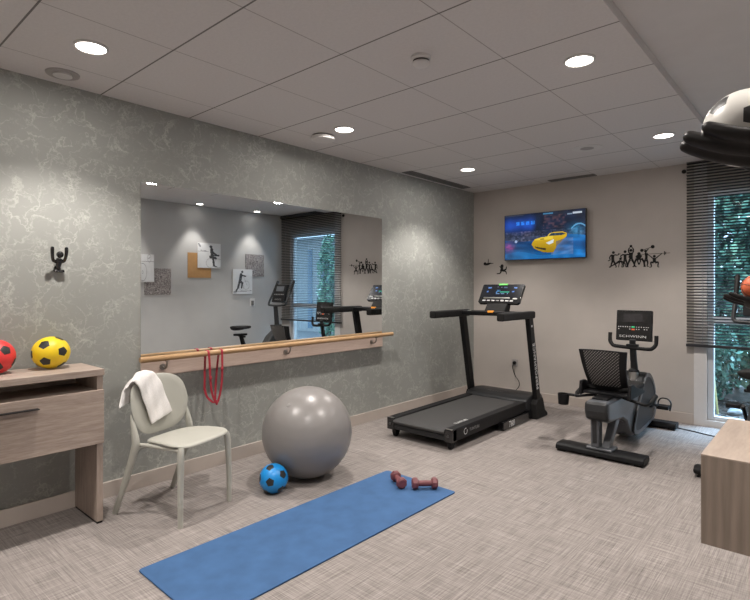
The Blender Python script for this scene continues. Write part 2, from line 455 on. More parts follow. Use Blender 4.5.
bm = B(); box(bm, (W-.013, RY, 0), (W, D-.013, .097)); struct('baseboard_right', bm, 'baseboard', bev=.002)
bm = B()
box(bm, (2.404, D-.007, 0), (WX0, D, ZT)); box(bm, (WX0, D-.007, 0), (WX1, D, WZ0-.002))
struct('trim_1', bm, 'white_paint')

# window
bm = B(); y0, y1 = D+.03, D+.095
box(bm, (WX0, y0, WZ0), (WX0+.05, y1, WZ1)); box(bm, (WX1-.05, y0, WZ0), (WX1, y1, WZ1))
box(bm, (WX0+.05, y0, WZ0), (WX1-.05, y1, WZ0+.035)); box(bm, (WX0+.05, y0, WZ1-.05), (WX1-.05, y1, WZ1))
win = struct('window_1', bm, 'white_frame', bev=.004)
bm = B(); box(bm, (WX0+.05, y0+.01, .965), (WX1-.05, y1-.01, 1.035)); obj('transom', bm, 'white_frame', win, 0, bev=.003)
for za, zb in ((WZ0+.035, .965), (1.035, WZ1-.05)):
    bm = B(); box(bm, (WX0+.05, y0+.028, za), (WX1-.05, y0+.034, zb)); obj('pane', bm, 'glass', win, 0)
bm = B(); box(bm, (WX0-.03, D+.15, -.02), (WX1+.03, D+.30, .05)); struct('window_2_sill', bm, 'stone', bev=.01).name = 'trim_2'

# blind
BX0, BX1, BY = 2.345, W-.02, D-.036
bl = thing('venetian_blind', 'charcoal venetian blind hanging over the glazed garden window', 'blind', (BX0, BY, .745))
bm = B(); n = 62; tilt = math.radians(-27)
for i in range(n):
    z = .045+i*.0278; dy, dz = math.cos(tilt)*.0125, math.sin(tilt)*.0125
    q = [(-dy, -dz), (-dy*.3, -dz*.3+.0012), (dy*.3, dz*.3+.0012), (dy, dz), (dy*.3, dz*.3+.0002), (-dy*.3, -dz*.3+.0002)]
    prism(bm, [(a, z+b) for a, b in q], 'x', .004, BX1-BX0-.004)
obj('slats', bm, 'blind', bl, 0)
bm = B(); box(bm, (0, -.016, 0), (BX1-BX0, .016, .026)); obj('bottom_rail', bm, 'blind', bl, 30, bev=.004)
bm = B(); box(bm, (0, -.022, 1.755), (BX1-BX0, .024, 1.803)); obj('head_rail', bm, 'blind', bl, 30, bev=.003)
for x in (.135, .74, 1.34):
    bm = B()
    for s in (-.0145, .0145): tube(bm, [(x, s, .02), (x, s, 1.77)], .0013, 6)
    obj('ladder_cord', bm, 'cord', bl)
# little dark sensor by the blind
bm = B(); lathe(bm, [(0,0), (.016,0), (.02,.006), (.02,.018), (.012,.03), (0,.034)], 20)
bmesh.ops.rotate(bm, verts=bm.verts[:], cent=(0,0,0), matrix=Matrix.Rotation(PI/2, 3, 'X'))
tag(obj('motion_sensor', bm, 'black', loc=(2.322, D, 2.425)), 'small round black sensor on the back wall beside the blind top', 'sensor')

# ------------------------------------------------------------------ ceiling fittings
def downlight(x, y, z, label, power, cone, group, r=.067, blend=.55, glow=5.5):
    t = thing('downlight', label, 'ceiling light', (x, y, z), 0, group)
    bm = B(); lathe(bm, [(r, 0), (r+.012, 0), (r+.012, -.004), (r+.002, -.010), (r, -.006)], 36)
    obj('trim_ring', bm, 'white_plastic', t)
    bm = B(); lathe(bm, [(0, -.003), (r, -.003), (r, -.006), (0, -.007)], 36); obj('diffuser', bm, 'lamp', t)
    ld = bpy.data.lights.new('lamp_beam', 'SPOT'); ld.energy = power; ld.spot_size = math.radians(cone); ld.spot_blend = blend
    ld.shadow_soft_size = .032; ld.color = (1, .935, .875)
    lo = bpy.data.objects.new('lamp_beam', ld); C.objects.link(lo); lo.parent = t; lo.location = (0,0,-.035)
    if glow:
        la = bpy.data.lights.new('lamp_glow', 'AREA'); la.shape = 'DISK'; la.size = 2*r; la.energy = glow; la.color = ld.color
        ao = bpy.data.objects.new('lamp_glow', la); C.objects.link(ao); ao.parent = t; ao.location = (0,0,-.012)
    return t
PW = 84
for x, y, lab in ((.64,1.0,'round ceiling downlight above the wooden desk, nearest the left wall hook'),
                  (2.40,2.75,'round ceiling downlight above the open floor near the smoke detector'),
                  (.64,2.777,'round ceiling downlight beside the white disc detector above the mirror'),
                  (.64,4.54,'round ceiling downlight above the treadmill'),
                  (2.405,4.54,'round ceiling downlight above the recumbent bike by the blind'),
                  (2.40,1.0,'round ceiling downlight over the near floor beside the blue mat'),
                  (.64,-.77,'round ceiling downlight behind the desk end'),  # this rear pair is out of view, added for bounce light
                  (2.40,-.77,'round ceiling downlight behind the camera')):
    downlight(x, y, ZT, lab, PW, 112, 'ceiling downlights')
for y, lab in ((1.0,'small wall-washing downlight above the hand holding the football'),(2.03,'small wall-washing downlight above the floating oak cabinet'),
               (3.05,'small wall-washing downlight above the board with circle drawings'), (4.05,'small wall-washing downlight above the tan panel'), (5.07,'small wall-washing downlight above the upright bike')):
    downlight(3.64, y, ZP, lab, 46, 66, 'right wall downlights', .045, .6, .25)

t = thing('smoke_detector', 'round white smoke detector on the ceiling tiles', 'smoke detector', (1.80, 2.17, ZT))
bm = B(); lathe(bm, [(0,0), (.052,0), (.052,-.014), (.046,-.02), (0,-.02)], 32); obj('base', bm, 'white_plastic', t)
bm = B(); lathe(bm, [(0,-.02), (.040,-.02), (.040,-.03), (.045,-.031), (.045,-.038), (.036,-.047), (.012,-.052), (0,-.052)], 32); obj('sensor_head', bm, 'white_plastic', t)
bm = B(); lathe(bm, [(.0405,-.0215), (.0412,-.0215), (.0412,-.0285), (.0405,-.0285)], 32); obj('vent_band', bm, 'slot', t)
t = thing('ceiling_detector', 'white disc shaped fitting on the ceiling just above the mirror', 'ceiling fitting', (.386, 2.797, ZT))
bm = B(); lathe(bm, [(0,0), (.085,0), (.085,-.008), (0,-.008)], 36); obj('base', bm, 'grille', t)
bm = B(); lathe(bm, [(0,-.008), (.092,-.008), (.095,-.014), (.092,-.032), (.08,-.037), (0,-.037)], 36); obj('cover', bm, 'white_plastic', t)
t = thing('air_valve', 'round flush air valve in the ceiling above the wall hook', 'vent', (.172, 1.022, ZT))
bm = B(); lathe(bm, [(.062,0), (.085,0), (.083,-.006), (.066,-.006)], 36); obj('ring', bm, 'valve', t)
bm = B(); lathe(bm, [(0,0), (.062,0), (.062,-.002), (0,-.002)], 36); obj('gap', bm, 'slot', t)
bm = B(); lathe(bm, [(0,-.002), (.044,-.002), (.048,-.014), (.03,-.019), (0,-.020)], 36); obj('disc', bm, 'white_plastic', t)
t = thing('ceiling_speaker', 'round flush grey speaker in the ceiling near the television', 'speaker', (1.822, 4.529, ZT))
bm = B(); lathe(bm, [(.11,0), (.122,0), (.120,-.005), (.11,-.005)], 40); obj('ring', bm, 'white_plastic', t)
bm = B(); lathe(bm, [(0,-.003), (.11,-.003), (.11,-.004), (0,-.006)], 40); obj('grille', bm, 'speaker', t)
def slot_vent(x0, y0, x1, y1, lab, along):
    t = thing('ceiling_vent', lab, 'vent', ((x0+x1)/2, (y0+y1)/2, ZT)); hx, hy = (x1-x0)/2, (y1-y0)/2
    bm = B(); box(bm, (-hx,-hy,-.002), (hx,hy,0)); obj('backing', bm, 'slot', t, 0)
    bm = B(); w = .009
    box(bm, (-hx,-hy,-.006), (-hx+w,hy,-.001)); box(bm, (hx-w,-hy,-.006), (hx,hy,-.001)); box(bm, (-hx+w,-hy,-.006), (hx-w,-hy+w,-.001)); box(bm, (-hx+w,hy-w,-.006), (hx-w,hy,-.001))
    obj('frame', bm, 'grille', t, 0)
    bm = B(); k = 4
    for i in range(1, k):
        if along == 'y': x = -hx+2*hx*i/k; box(bm, (x-.006,-hy+w,-.005), (x+.006,hy-w,-.001))
        else: y = -hy+2*hy*i/k; box(bm, (-hx+w,y-.006,-.005), (hx-w,y+.006,-.001))
    obj('bars', bm, 'grille', t, 0)
slot_vent(.05, 4.22, .17, 5.38, 'long dark slot vent in the ceiling along the wallpapered wall', 'y')
slot_vent(1.02, 5.60, 1.52, 5.70, 'short slot vent in the ceiling above the television', 'x')

# ------------------------------------------------------------------ mirror, barre
MY0, MY1 = 1.532, 3.95
bm = B(); box(bm, (.002, MY0, .834), (.008, MY1, 1.996)); tag(obj('wall_mirror', bm, 'mirror', smooth=0), 'wide frameless rectangular mirror on the wallpapered wall', 'mirror')
br = thing('ballet_barre', 'round wooden barre rail with metal brackets under the mirror', 'barre', (0, 1.495, .842))
bm = B(); tube(bm, [(.08,0,0), (.08,.004,0), (.08,2.531,0), (.08,2.535,0)], [.017,.0195,.0195,.017], 20); obj('rail', bm, 'barre', br)
bm = B(); box(bm, (.0, .037, -.125), (.016, 2.457, -.0085)); obj('backing_board', bm, 'oak_strip', br, 0, bev=.002)
for y in (1.675, 2.719, 3.783):
    bm = B(); q = y-1.495
    lathe(bm, [(0,0), (.021,0), (.021,.006), (.012,.009), (0,.009)], 20, mat=basis((0,1,0), (0,0,1), (.016, q, -.067)))
    tube(bm, [(.02,q,-.067), (.045,q,-.075), (.068,q,-.066), (.080,q,-.045), (.080,q,-.017)], .0062, 10, smooth_n=5)
    box(bm, (.07,q-.012,-.024), (.09,q+.012,-.0175))
    obj('bracket', bm, 'bronze', br)

# red strap over the barre
st = thing('resistance_band', 'red stretch band looped over the wooden barre', 'exercise band', (.08, 2.02, .842))
def ribbon(bm, pts, w, th=.0016, n=6, up=(0,1,0)):
    tube(bm, pts, 1, 8, smooth_n=n, flat=(w, th), up=up, power=4)
bm = B()   # front loop: over the rail twice, hanging in a long U
a, c = -.052, .056
ribbon(bm, [(-.026,a-.004,-.26), (-.024,a-.003,-.1), (-.0225,a,0), (-.012,a,.019), (.002,a,.0222), (.016,a,.017), (.0225,a,0), (.026,a+.004,-.06), (.03,a+.010,-.2), (.03,a+.024,-.29),
            (.03,.006,-.352), (.028,.030,-.31), (.03,c-.010,-.22), (.028,c-.004,-.1), (.0225,c-.002,0), (.014,c-.002,.0185), (0,c,.0222), (-.014,c,.018), (-.0225,c,0), (-.025,c-.016,-.14), (-.026,c-.024,-.25)], .0085, up=(0,1,0))
obj('band', bm, 'strap', st)
bm = B()
ribbon(bm, [(-.026,a-.004,-.255), (-.022,a+.012,-.31), (-.012,-.012,-.345), (0,.006,-.357), (-.012,.020,-.33), (-.026,c-.024,-.245)], .0085)
obj('band', bm, 'strap', st)
for y, z in ((a+.010,-.175), (c-.006,-.118), (.006,-.352)):
    bm = B()
    lathe(bm, [(0,-.018), (.006,-.017), (.009,-.008), (.011,0), (.008,.01), (.005,.017), (0,.018)], 12, mat=Matrix.Translation((.031,y,z)))
    obj('knot', bm, 'strap', st)

# ------------------------------------------------------------------ desk
dk = thing('desk', 'washed oak desk with one wide drawer against the wallpapered wall', 'desk', (.02, .53, 0))
y0, y1, xf = -.63, .64, .34
bm = B(); box(bm, (0,y0,.821), (xf+.004,y1,.856)); obj('desk_top', bm, 'oak', dk, 0, bev=.0015)
for a, b in ((y1-.034, y1-.002), (y0+.002, y0+.034)):
    bm = B(); box(bm, (0,a,.012), (xf-.012,b,.82)); s = obj('side_panel', bm, 'oak_v', dk, 0, bev=.001)
    bm = B(); box(bm, (.004,a+.002,0), (xf-.016,b-.002,.012)); obj('foot_strip', bm, 'black', s, 0)
bm = B(); box(bm, (0,y0+.034,.725), (xf-.014,y1-.034,.741)); obj('shelf', bm, 'oak', dk, 0)
bm = B(); box(bm, (0,y0+.034,.742), (.012,y1-.034,.82)); obj('back_panel', bm, 'oak', dk, 0)
bm = B(); box(bm, (xf-.016,y0+.002,.446),(xf+.002,y1-.002,.742)); dr = obj('drawer', bm, 'oak', dk, 0, bev=.001)
bm = B(); box(bm, (.03,y0+.04,.46), (xf-.017,y1-.04,.70)); obj('drawer_box', bm, 'oak', dr, 0)
bm = B(); box(bm, (xf+.002,-.28,.6895), (xf+.036,.318,.6930)); obj('handle', bm, 'black', dr, 0)

# ------------------------------------------------------------------ balls
def geo_ball(r, n=12, thr=.64, squash=1):
    t = (1+5**.5)/2
    P = [V(p).normalized() for p in ((-1,t,0),(1,t,0),(-1,-t,0),(1,-t,0),(0,-1,t),(0,1,t),(0,-1,-t),(0,1,-t),(t,0,-1),(t,0,1),(-t,0,-1),(-t,0,1))]
    Fc = ((0,11,5),(0,5,1),(0,1,7),(0,7,10),(0,10,11),(1,5,9),(5,11,4),(11,10,2),(10,7,6),(7,1,8),(3,9,4),(3,4,2),(3,2,6),(3,6,8),(3,8,9),(4,9,5),(2,4,11),(6,2,10),(8,6,7),(9,8,1))
    bm = B()
    for a, b, c in Fc:
        A, Bv, Cv = P[a], P[b], P[c]; g = {}
        for i in range(n+1):
            for j in range(n+1-i):
                k = n-i-j; g[i,j] = bm.verts.new((A*i+Bv*j+Cv*k).normalized()*r)
        for i in range(n):
            for j in range(n-i):
                tris = [((i,j),(i+1,j),(i,j+1))]
                if i+j < n-1: tris.append(((i+1,j),(i+1,j+1),(i,j+1)))
                for tr in tris:
                    f = bm.faces.new([g[q] for q in tr])
                    ci = sum(q[0] for q in tr)/3/n; cj = sum(q[1] for q in tr)/3/n
                    f.material_index = 1 if max(ci, cj, 1-ci-cj) > thr else 0
    bmesh.ops.remove_doubles(bm, verts=bm.verts[:], dist=r*1e-4)
    return bm
def orient(v1, face_dir, spin=0):
    """rotation that brings unit v1 to face_dir and then spins about it"""
    q = V(v1).normalized().rotation_difference(V(face_dir).normalized())
    return Quaternion(V(face_dir).normalized(), spin) @ q
def pose_ball(v1, v2, d1, d2):
    """rotation bringing v1 to d1 with v2 turned as near as possible to d2"""
    def fr(a, b):
        a = V(a).normalized(); b = V(b); b = (b-a*a.dot(b)).normalized(); return Matrix((a, b, a.cross(b))).transposed()
    return fr(d1, d2) @ fr(v1, v2).transposed()
ICO = V((-1,(1+5**.5)/2,0)).normalized()
PHI = (1+5**.5)/2
ICO_A, ICO_B = V((-1,PHI,0)).normalized(), V((1,PHI,0)).normalized()          # neighbouring patch centres
ICO_F = (V((-1,PHI,0))+V((1,PHI,0))+V((0,1,PHI))).normalized()                # middle of three patches
def football(name, r, mat, loc, v1, v2, d1, d2, label, thr=.70, scale=(1,1,1)):
    bm = geo_ball(r, 20, thr)
    bmesh.ops.rotate(bm, verts=bm.verts[:], cent=(0,0,0), matrix=pose_ball(v1, v2, d1, d2))
    if scale != (1,1,1): bmesh.ops.scale(bm, verts=bm.verts[:], vec=scale)
    o = obj(name, bm, [mat, 'patch'], smooth=60, loc=loc); return tag(o, label, 'ball')
CAM = V((3.394, 0, 1.307))
def facing(loc, right=0, up=0):
    """direction from loc towards the camera, turned a bit to the right and up as the camera sees it"""
    f = (CAM-V(loc)).normalized(); r = V((-f.y, f.x, 0)).normalized() ; r = -r if r.dot(V((.75,.66,0))) < 0 else r
    u = r.cross(-f).normalized(); u = u if u.z > 0 else -u
    return (f + r*right + u*up).normalized()
p = (.128, .977, .856+.089); football('toy_football', .092, 'yellow_ball', p, ICO_F, ICO_B, facing(p, 0, 0), facing(p, 9, .5)-facing(p, 0, 0), 'yellow foam ball with black pentagons on the desk', .70, (1.0,1.03,.967))
p = (.125, .722, .856+.0895); football('toy_football', .0895, 'red_ball', p, ICO_A, ICO_B, facing(p, .62, .45), facing(p, -9, 6)-facing(p, 0, 0), 'red foam ball with black pentagons on the desk', .70)
p = (.72, 2.058, .0905); football('toy_football', .0905, 'blue_ball', p, ICO_A, ICO_B, facing(p, -.27, -.29), facing(p, .9, .3)-facing(p, -.27, -.29), 'small bright blue ball with black pentagons on the carpet', .69)

# exercise ball
R_ = .309; t = thing('exercise_ball', 'large matte grey exercise ball on the carpet', 'exercise ball', (.662, 2.392, R_))
bm = B(); prof = []
for i in range(97):
    a = -PI/2+PI*i/96; rr = R_*(1+.0009*(1 if (i//2) % 3 == 0 and 20 < i < 76 else 0))
    prof.append((max(0, rr*math.cos(a)), rr*math.sin(a)))
prof[0] = (0, -R_); prof[-1] = (0, R_)
lathe(bm, prof, 96); bmesh.ops.rotate(bm, verts=bm.verts[:], cent=(0,0,0), matrix=Matrix.Rotation(math.radians(28), 3, V((.75,.66,0))))
obj('shell', bm, 'grey_vinyl', t, 80)
bm = B(); d = facing((.662,2.392,R_), -.55, .75); lathe(bm, [(0,R_-.003), (.014,R_-.002), (.014,R_+.002), (.009,R_+.0035), (0,R_+.0035)], 20, mat=orient((0,0,1), d).to_matrix().to_4x4())
obj('plug', bm, 'grey_vinyl', t)

# mat
bm = B(); NX, NY = 16, 40; w, h = .578, 1.755
poly = rrect(-w/2, -h/2, w/2, h/2, .018)
prism(bm, poly, 'z', .001, .009)
o = obj('exercise_mat', bm, 'mat', loc=(1.297, 1.945, 0), bev=.002); o.rotation_euler = (0,0,math.radians(-.8))
tag(o, 'long blue foam exercise mat lying on the carpet', 'mat')

# dumbbells
def dumbbell(loc, rz, label):
    t = thing('dumbbell', label, 'dumbbell', loc, rz, 'maroon dumbbells')
    for s in (-1, 1):
        bm = B(); M = basis((0,1,0), (0,0,1), (s*.058, 0, .034))
        lathe(bm, [(0,-.019), (.024,-.019), (.0325,-.012), (.035,0), (.0325,.012), (.024,.019), (0,.019)], 8, mat=M @ Matrix.Rotation(PI/8, 4, 'Z'))
        obj('head', bm, 'dumbbell', t, 30)
    bm = B(); tube(bm, [(-.05,0,.034), (-.03,0,.034), (0,0,.034), (.03,0,.034), (.05,0,.034)], [.019,.0165,.018,.0165,.019], 16, smooth_n=3); obj('grip', bm, 'dumbbell', t)
    t.scale = (1.08,1.08,1.08)
    return t
dumbbell((1.256, 2.662, .009), math.atan2(-.066, .1), 'maroon dumbbell pointing at the camera near the back edge of the mat')
dumbbell((1.424, 2.722, .009), math.atan2(.085, .09), 'maroon dumbbell lying sideways at the right corner of the mat')

# ------------------------------------------------------------------ wall hook on the wallpaper
hk = thing('wall_hook', 'black wall hook shaped like a small figure with raised arms', 'hook', (0, 1.047, 1.462))
bm = B()
tube(bm, [(.012,0,-.052), (.022,0,-.03), (.032,.0,.0), (.038,0,.014)], [.011,.014,.0185,.014], 14, smooth_n=4)
for s in (-1, 1):
    tube(bm, [(.034,s*.010,-.004), (.048,s*.026-.006,-.002), (.066,s*.033-.010,.014), (.084,s*.036-.014,.042), (.092,s*.036-.016,.070), (.093,s*.0355-.016,.077)], [.011,.0098,.0088,.0095,.0098,.005], 12, smooth_n=4)
remesh('torso', bm, 'black_gloss', hk, .003)
bm = B(); bmesh.ops.create_uvsphere(bm, u_segments=20, v_segments=14, radius=.0195); bmesh.ops.translate(bm, verts=bm.verts[:], vec=(.050,0,.035)); obj('head', bm, 'black_gloss', hk, 80)
bm = B(); lathe(bm, [(0,0), (.017,0), (.017,.010), (0,.012)], 20, mat=basis((0,1,0),(0,0,1),(0,0,-.042)))
tube(bm, [(.012,-.018,-.056), (.026,-.005,-.060), (.026,.012,-.060), (.018,.028,-.058)], .008, 10, smooth_n=3); obj('mount', bm, 'black_gloss', hk)

# ------------------------------------------------------------------ chair
ch = thing('side_chair', 'sage grey moulded plastic chair with a towel over its back', 'chair', (.4515, 1.537, 0), math.atan2(.1415, .461))
# seat: rounded plan, thin shell, slight dish
def seat_bm():
    bm = B(); out = []; n = 48
    for k in range(n):
        a = 2*PI*k/n; c, s = math.cos(a), math.sin(a); e = 2/4.6
        x = math.copysign(abs(c)**e, c); y = math.copysign(abs(s)**e, s)
        wy = .214-.052*(1-x)/2*(1-x)/2-.012*(1-x)/2
        out.append((.080+x*.182, y*wy))
    rings = []
    for f, dz in ((0,-.010), (.5,-.007), (.85,-.002), (.97,.0), (1.0,-.005), (1.0,-.011), (.97,-.016), (.85,-.019), (.5,-.024), (0,-.026)):
        def zz(x): return .444-.020*max(0, (.06-x)/.16)**1.3-.010*max(0, (x-.19)/.07)**2+dz
        if f == 0: rings.append([bm.verts.new((.080,0,zz(.08)))])
        else: rings.append([bm.verts.new((.080+(x-.080)*f, y*f, zz(.080+(x-.080)*f))) for x, y in out])
    for A, Bq in zip(rings, rings[1:]):
        for k in range(n):
            if len(A) == 1: bm.faces.new((A[0], Bq[k], Bq[(k+1)%n]))
            elif len(Bq) == 1: bm.faces.new((A[k], Bq[0], A[(k+1)%n]))
            else: bm.faces.new((A[k], Bq[k], Bq[(k+1)%n], A[(k+1)%n]))
    return bm
obj('seat', seat_bm(), 'chair', ch, 50)
# backrest: curved superellipse plate
def back_pt(u, v, off=0):
    """u -1..1 across, v 0..1 up; off: thickness offset to the rear"""
    e = 2/3.2
    return u, v
bm = B(); n = 44; rings = []
for f, off in ((0,0), (.45,0), (.8,0), (.97,.001), (1,.005), (.97,.010), (.8,.012), (.45,.012), (0,.012)):
    ring = []
    for k in ([0] if f == 0 else range(n)):
        a = 2*PI*k/n; c, s = math.cos(a), math.sin(a); e = 2/3.0
        y = math.copysign(abs(c)**e, c)*f; q = math.copysign(abs(s)**e, s)*f
        hw = .216+.028*q*(1 if q < 0 else -.3)
        Y = y*hw; Z = .608+q*.170
        X = -.113-(Z-.44)*.20+.85*Y*Y - off
        ring.append(bm.verts.new((X, Y, Z)))
    rings.append(ring)
for A, Bq in zip(rings, rings[1:]):
    for k in range(n):
        if len(A) == 1: bm.faces.new((A[0], Bq[k], Bq[(k+1)%n]))
        elif len(Bq) == 1: bm.faces.new((A[k], Bq[0], A[(k+1)%n]))
        else: bm.faces.new((A[k], Bq[k], Bq[(k+1)%n], A[(k+1)%n]))
obj('backrest', bm, 'chair', ch, 50)
for s in (-1, 1):
    bm = B(); tube(bm, [(.238,s*.198,0), (.238,s*.197,.2), (.232,s*.189,.385), (.224,s*.180,.424)], [.0145,.0160,.0185,.018], 14, smooth_n=3); obj('leg', bm, 'chair', ch)
    bm = B(); tube(bm, [(-.245,s*.217,0), (-.160,s*.214,.2), (-.093,s*.209,.39), (-.090,s*.207,.44), (-.106,s*.205,.50), (-.130,s*.203,.58)], [.0148,.0170,.0205,.020,.0155,.006], 14, smooth_n=3, flat=(1.15,.9)); obj('leg', bm, 'chair', ch)
    bm = B(); tube(bm, [(-.100,s*.206,.378), (-.085,s*.200,.400), (-.06,s*.186,.410), (.1,s*.187,.413), (.222,s*.188,.412)], [.013,.014,.0115,.0105,.012], 12, smooth_n=4); obj('seat_rail', bm, 'chair', ch)
bm = B(); tube(bm, [(-.098,-.20,.385), (-.098,.20,.385)], .012, 12); obj('cross_bar', bm, 'chair', ch)

# towel over the backrest: a folded cloth strip following the back over its top edge
def towel():
    bm = B(); path = []
    # local chair frame; arc over the top edge of the back, then down its front face
    tw = .165; th = .016; nu = 12
    prof = [(-.268,.665), (-.274,.70), (-.278,.74), (-.276,.775), (-.268,.800), (-.256,.812), (-.242,.811), (-.228,.800), (-.218,.775), (-.208,.74), (-.200,.70), (-.190,.65), (-.181,.60), (-.174,.555)]
    prof = [(p.x+.066, p.y-.016) for p in catmull([(a, b, 0) for a, b in prof], 3)]
    n = len(prof); A = []
    for layer in (0, 1):
        g = []
        for i, (x, z) in enumerate(prof):
            a = prof[max(0,i-1)]; b = prof[min(n-1,i+1)]; tx, tz = b[0]-a[0], b[1]-a[1]; l = math.hypot(tx, tz); nx, nz = -tz/l, tx/l
            row = []
            for j in range(nu+1):
                u = j/nu-.5; yc = -.185+.185*(i/n)
                wv = .004*math.sin(j*1.5+i*.35)+.003*math.sin(i*.8+j*.4)
                dy = yc+u*tw; rnd = .006*(1-(2*abs(u))**6)
                o = (th*.5+rnd if layer == 0 else -th*.2)
                skew = .045*u*((i-n*.5)/(n*.5) if i > n*.5 else 0)-.02*((i-n*.5)/(n*.5) if i > n*.5 else 0)
                drop = -.85*dy*dy*0
                row.append(bm.verts.new((x+.85*dy*dy-nx*(-(o+wv)), dy, z+nz*(o+wv)+skew-max(0,abs(dy)-.10)*.55*max(0,1-abs(i-n*.38)/(n*.5)))))
            g.append(row)
        A.append(g)
    for li, g in enumerate(A):
        for i in range(n-1):
            for j in range(nu):
                bm.faces.new((g[i][j], g[i][j+1], g[i+1][j+1], g[i+1][j]))
    T, U = A
    for i in range(n-1):
        for j in (0, nu): bm.faces.new((T[i][j], T[i+1][j], U[i+1][j], U[i][j]))
    for j in range(nu):
        for i in (0, n-1): bm.faces.new((T[i][j], T[i][j+1], U[i][j+1], U[i][j]))
    return bm
o = obj('towel', towel(), 'towel', smooth=60, loc=(.4515, 1.537, 0)); o.rotation_euler = (0,0,math.atan2(.1415, .461))
sub = o.modifiers.new('s', 'SUBSURF'); sub.levels = 1; sub.render_levels = 1
tag(o, 'folded white towel draped over the chair back', 'towel')

# ------------------------------------------------------------------ treadmill (local: x across, y forward from the rear end)
tm = thing('treadmill', 'black treadmill facing the television corner', 'treadmill', (.80, 3.50, 0))
for s in (-1, 1):
    bm = B(); prism(bm, [(.0,.075), (.0,.165), (.03,.176), (1.36,.186), (1.36,.10), (1.2,.085)], 'x', s*.262, s*.336); r = obj('side_rail', bm, 'black', tm, 30, bev=.006)
    bm = B(); box(bm, (s*.30-.036,-.014,.070), (s*.30+.036,.06,.172)); e = obj('end_cap', bm, 'black_gloss', tm, 30, bev=.006)
    bm = B(); box(bm, (s*.30-.03,-.006,.1725), (s*.30+.03,.012,.1745)); obj('badge', bm, 'silver', e, 0)
    bm = B(); lathe(bm, [(0,0), (.011,0), (.011,.003), (0,.003)], 16, mat=basis((1,0,0),(0,0,1),(s*.30,-.0165,.122))); obj('bolt_cover', bm, 'slot', e, 30)
    bm = B(); lathe(bm, [(0,-.014), (.03,-.014), (.034,-.009), (.034,.009), (.03,.014), (0,.014)], 20, mat=basis((0,1,0),(0,0,1),(s*.285,.05,.034)))
    box(bm, (s*.285-.02,.02,.034), (s*.285+.02,.085,.085)); obj('rear_foot', bm, 'black', tm, bev=.003)
    bm = B(); box(bm, (s*.33-.032,.80,.006), (s*.33+.032,1.56,.082)); fr = obj('base_frame', bm, 'black_gloss', tm, 30, bev=.006)
    if s > 0: lettering('T60', .075, 'letter', fr, (0,1,0), (0,0,1), (.3628,.95,.044), shear=.25)
    # uprights lean back towards the runner
    bm = B(); M = lambda y, z: (y, z)
    prism(bm, [(1.455,.06), (1.54,.06), (1.335,1.03), (1.245,1.03)], 'x', s*.375-.024, s*.375+.024); up = obj('upright', bm, 'black', tm, 30, bev=.006)
    if s > 0:
        d = V((0,-.205,.97)).normalized(); lettering('PERFORMANCE', .066, 'letter', up, d, V((0,-d.z,d.y)), (s*.375+.0248,1.395,.53), spacing=1.05)
        for z in (.93,.12): 
            bm = B(); prism(bm, circle(1.49-.211*(z-.06), z, .011, 14), 'x', .399, .4003); obj('screw_cap', bm, 'letter', up, 0)
    bm = B(); prism(bm, [(1.40,.0), (1.66,.0), (1.66,.03), (1.60,.07), (1.56,.17), (1.545,.20), (1.43,.20), (1.40,.15)], 'x', s*.375-.034, s*.375+.034); obj('foot_boot', bm, 'black_matte', tm, 30, bev=.008)
    bm = B(); prism(bm, rrect(-.036,-.036,.036,.036,.016), 'y', .72, 1.38)
    bmesh.ops.translate(bm, verts=bm.verts[:], vec=(s*.368,0,1.038))
    hr = obj('handrail', bm, 'black_matte', tm, 40, bev=.008)
bm = B(); prism(bm, [(-.012,.125), (-.022,.135), (-.022,.148), (-.012,.158), (.02,.163), (1.30,.172), (1.30,.15), (.02,.12)], 'x', -.261, .261); bt = obj('running_belt', bm, 'rubber', tm, 40)
lettering('TUNTURI', .042, 'letter', bt, (0,1,0), (-1,0,0), (.225,.30,.1668), spacing=1.1)
bm = B(); tube(bm, [(-.265,.015,.105), (.265,.015,.105)], .018, 12); box(bm, (-.265,-.004,.078), (.265,.02,.098)); obj('rear_crossbar', bm, 'dark_grey', tm, 40)
bm = B(); box(bm, (-.26,.03,.095), (.26,1.3,.118)); obj('deck_board', bm, 'black_matte', tm, 0)
o = lettering('TUNTURI', .036, 'letter_dim', tm, (0,1,0), (0,0,1), (.3368,.33,.128), spacing=1.05)
bm = B(); P_, Q_ = circle(.19,.128,.027,28), circle(.19,.128,.021,28)
A = [bm.verts.new((.337,a,b)) for a, b in P_]; Bq = [bm.verts.new((.337,a,b)) for a, b in Q_]
for k in range(28):
    if k in (2,3,4): continue
    bm.faces.new((A[k], A[(k+1)%28], Bq[(k+1)%28], Bq[k]))
obj('emblem', bm, 'letter', tm, 0)
bm = B(); prism(bm, [(1.30,.10), (1.30,.186), (1.345,.215), (1.50,.232), (1.66,.215), (1.70,.17), (1.70,.05), (1.5,.04)], 'x', -.34, .34); mc = obj('motor_cover', bm, 'dark_grey', tm, 30, bev=.012)
lettering('TUNTURI', .03, 'letter_dim', mc, (1,0,0), (0,.99,.11), (-.06,1.42,.2245), spacing=1.6)
bm = B(); prism(bm, [(-.40,1.21), (.40,1.21), (.40,1.36), (.3,1.42), (-.3,1.42), (-.40,1.36)], 'z', 1.02, 1.064); tray = obj('console_tray', bm, 'black', tm, 30, bev=.008)
bm = B(); box(bm, (-.03,1.205,1.053), (.03,1.235,1.072)); obj('safety_key', bm, 'amber', tray, 20, bev=.003)
bm = B(); lathe(bm, [(0,0), (.02,0), (.018,.006), (0,.008)], 16, mat=Matrix.Translation((-.26,1.24,1.064))); obj('sensor_disc', bm, 'silver', tray)
bm = B(); prism(bm, [(1.28,1.05), (1.40,1.05), (1.46,1.20), (1.42,1.22), (1.34,1.13)], 'x', -.115, .115); obj('console_neck', bm, 'black_matte', tm, 30, bev=.006)
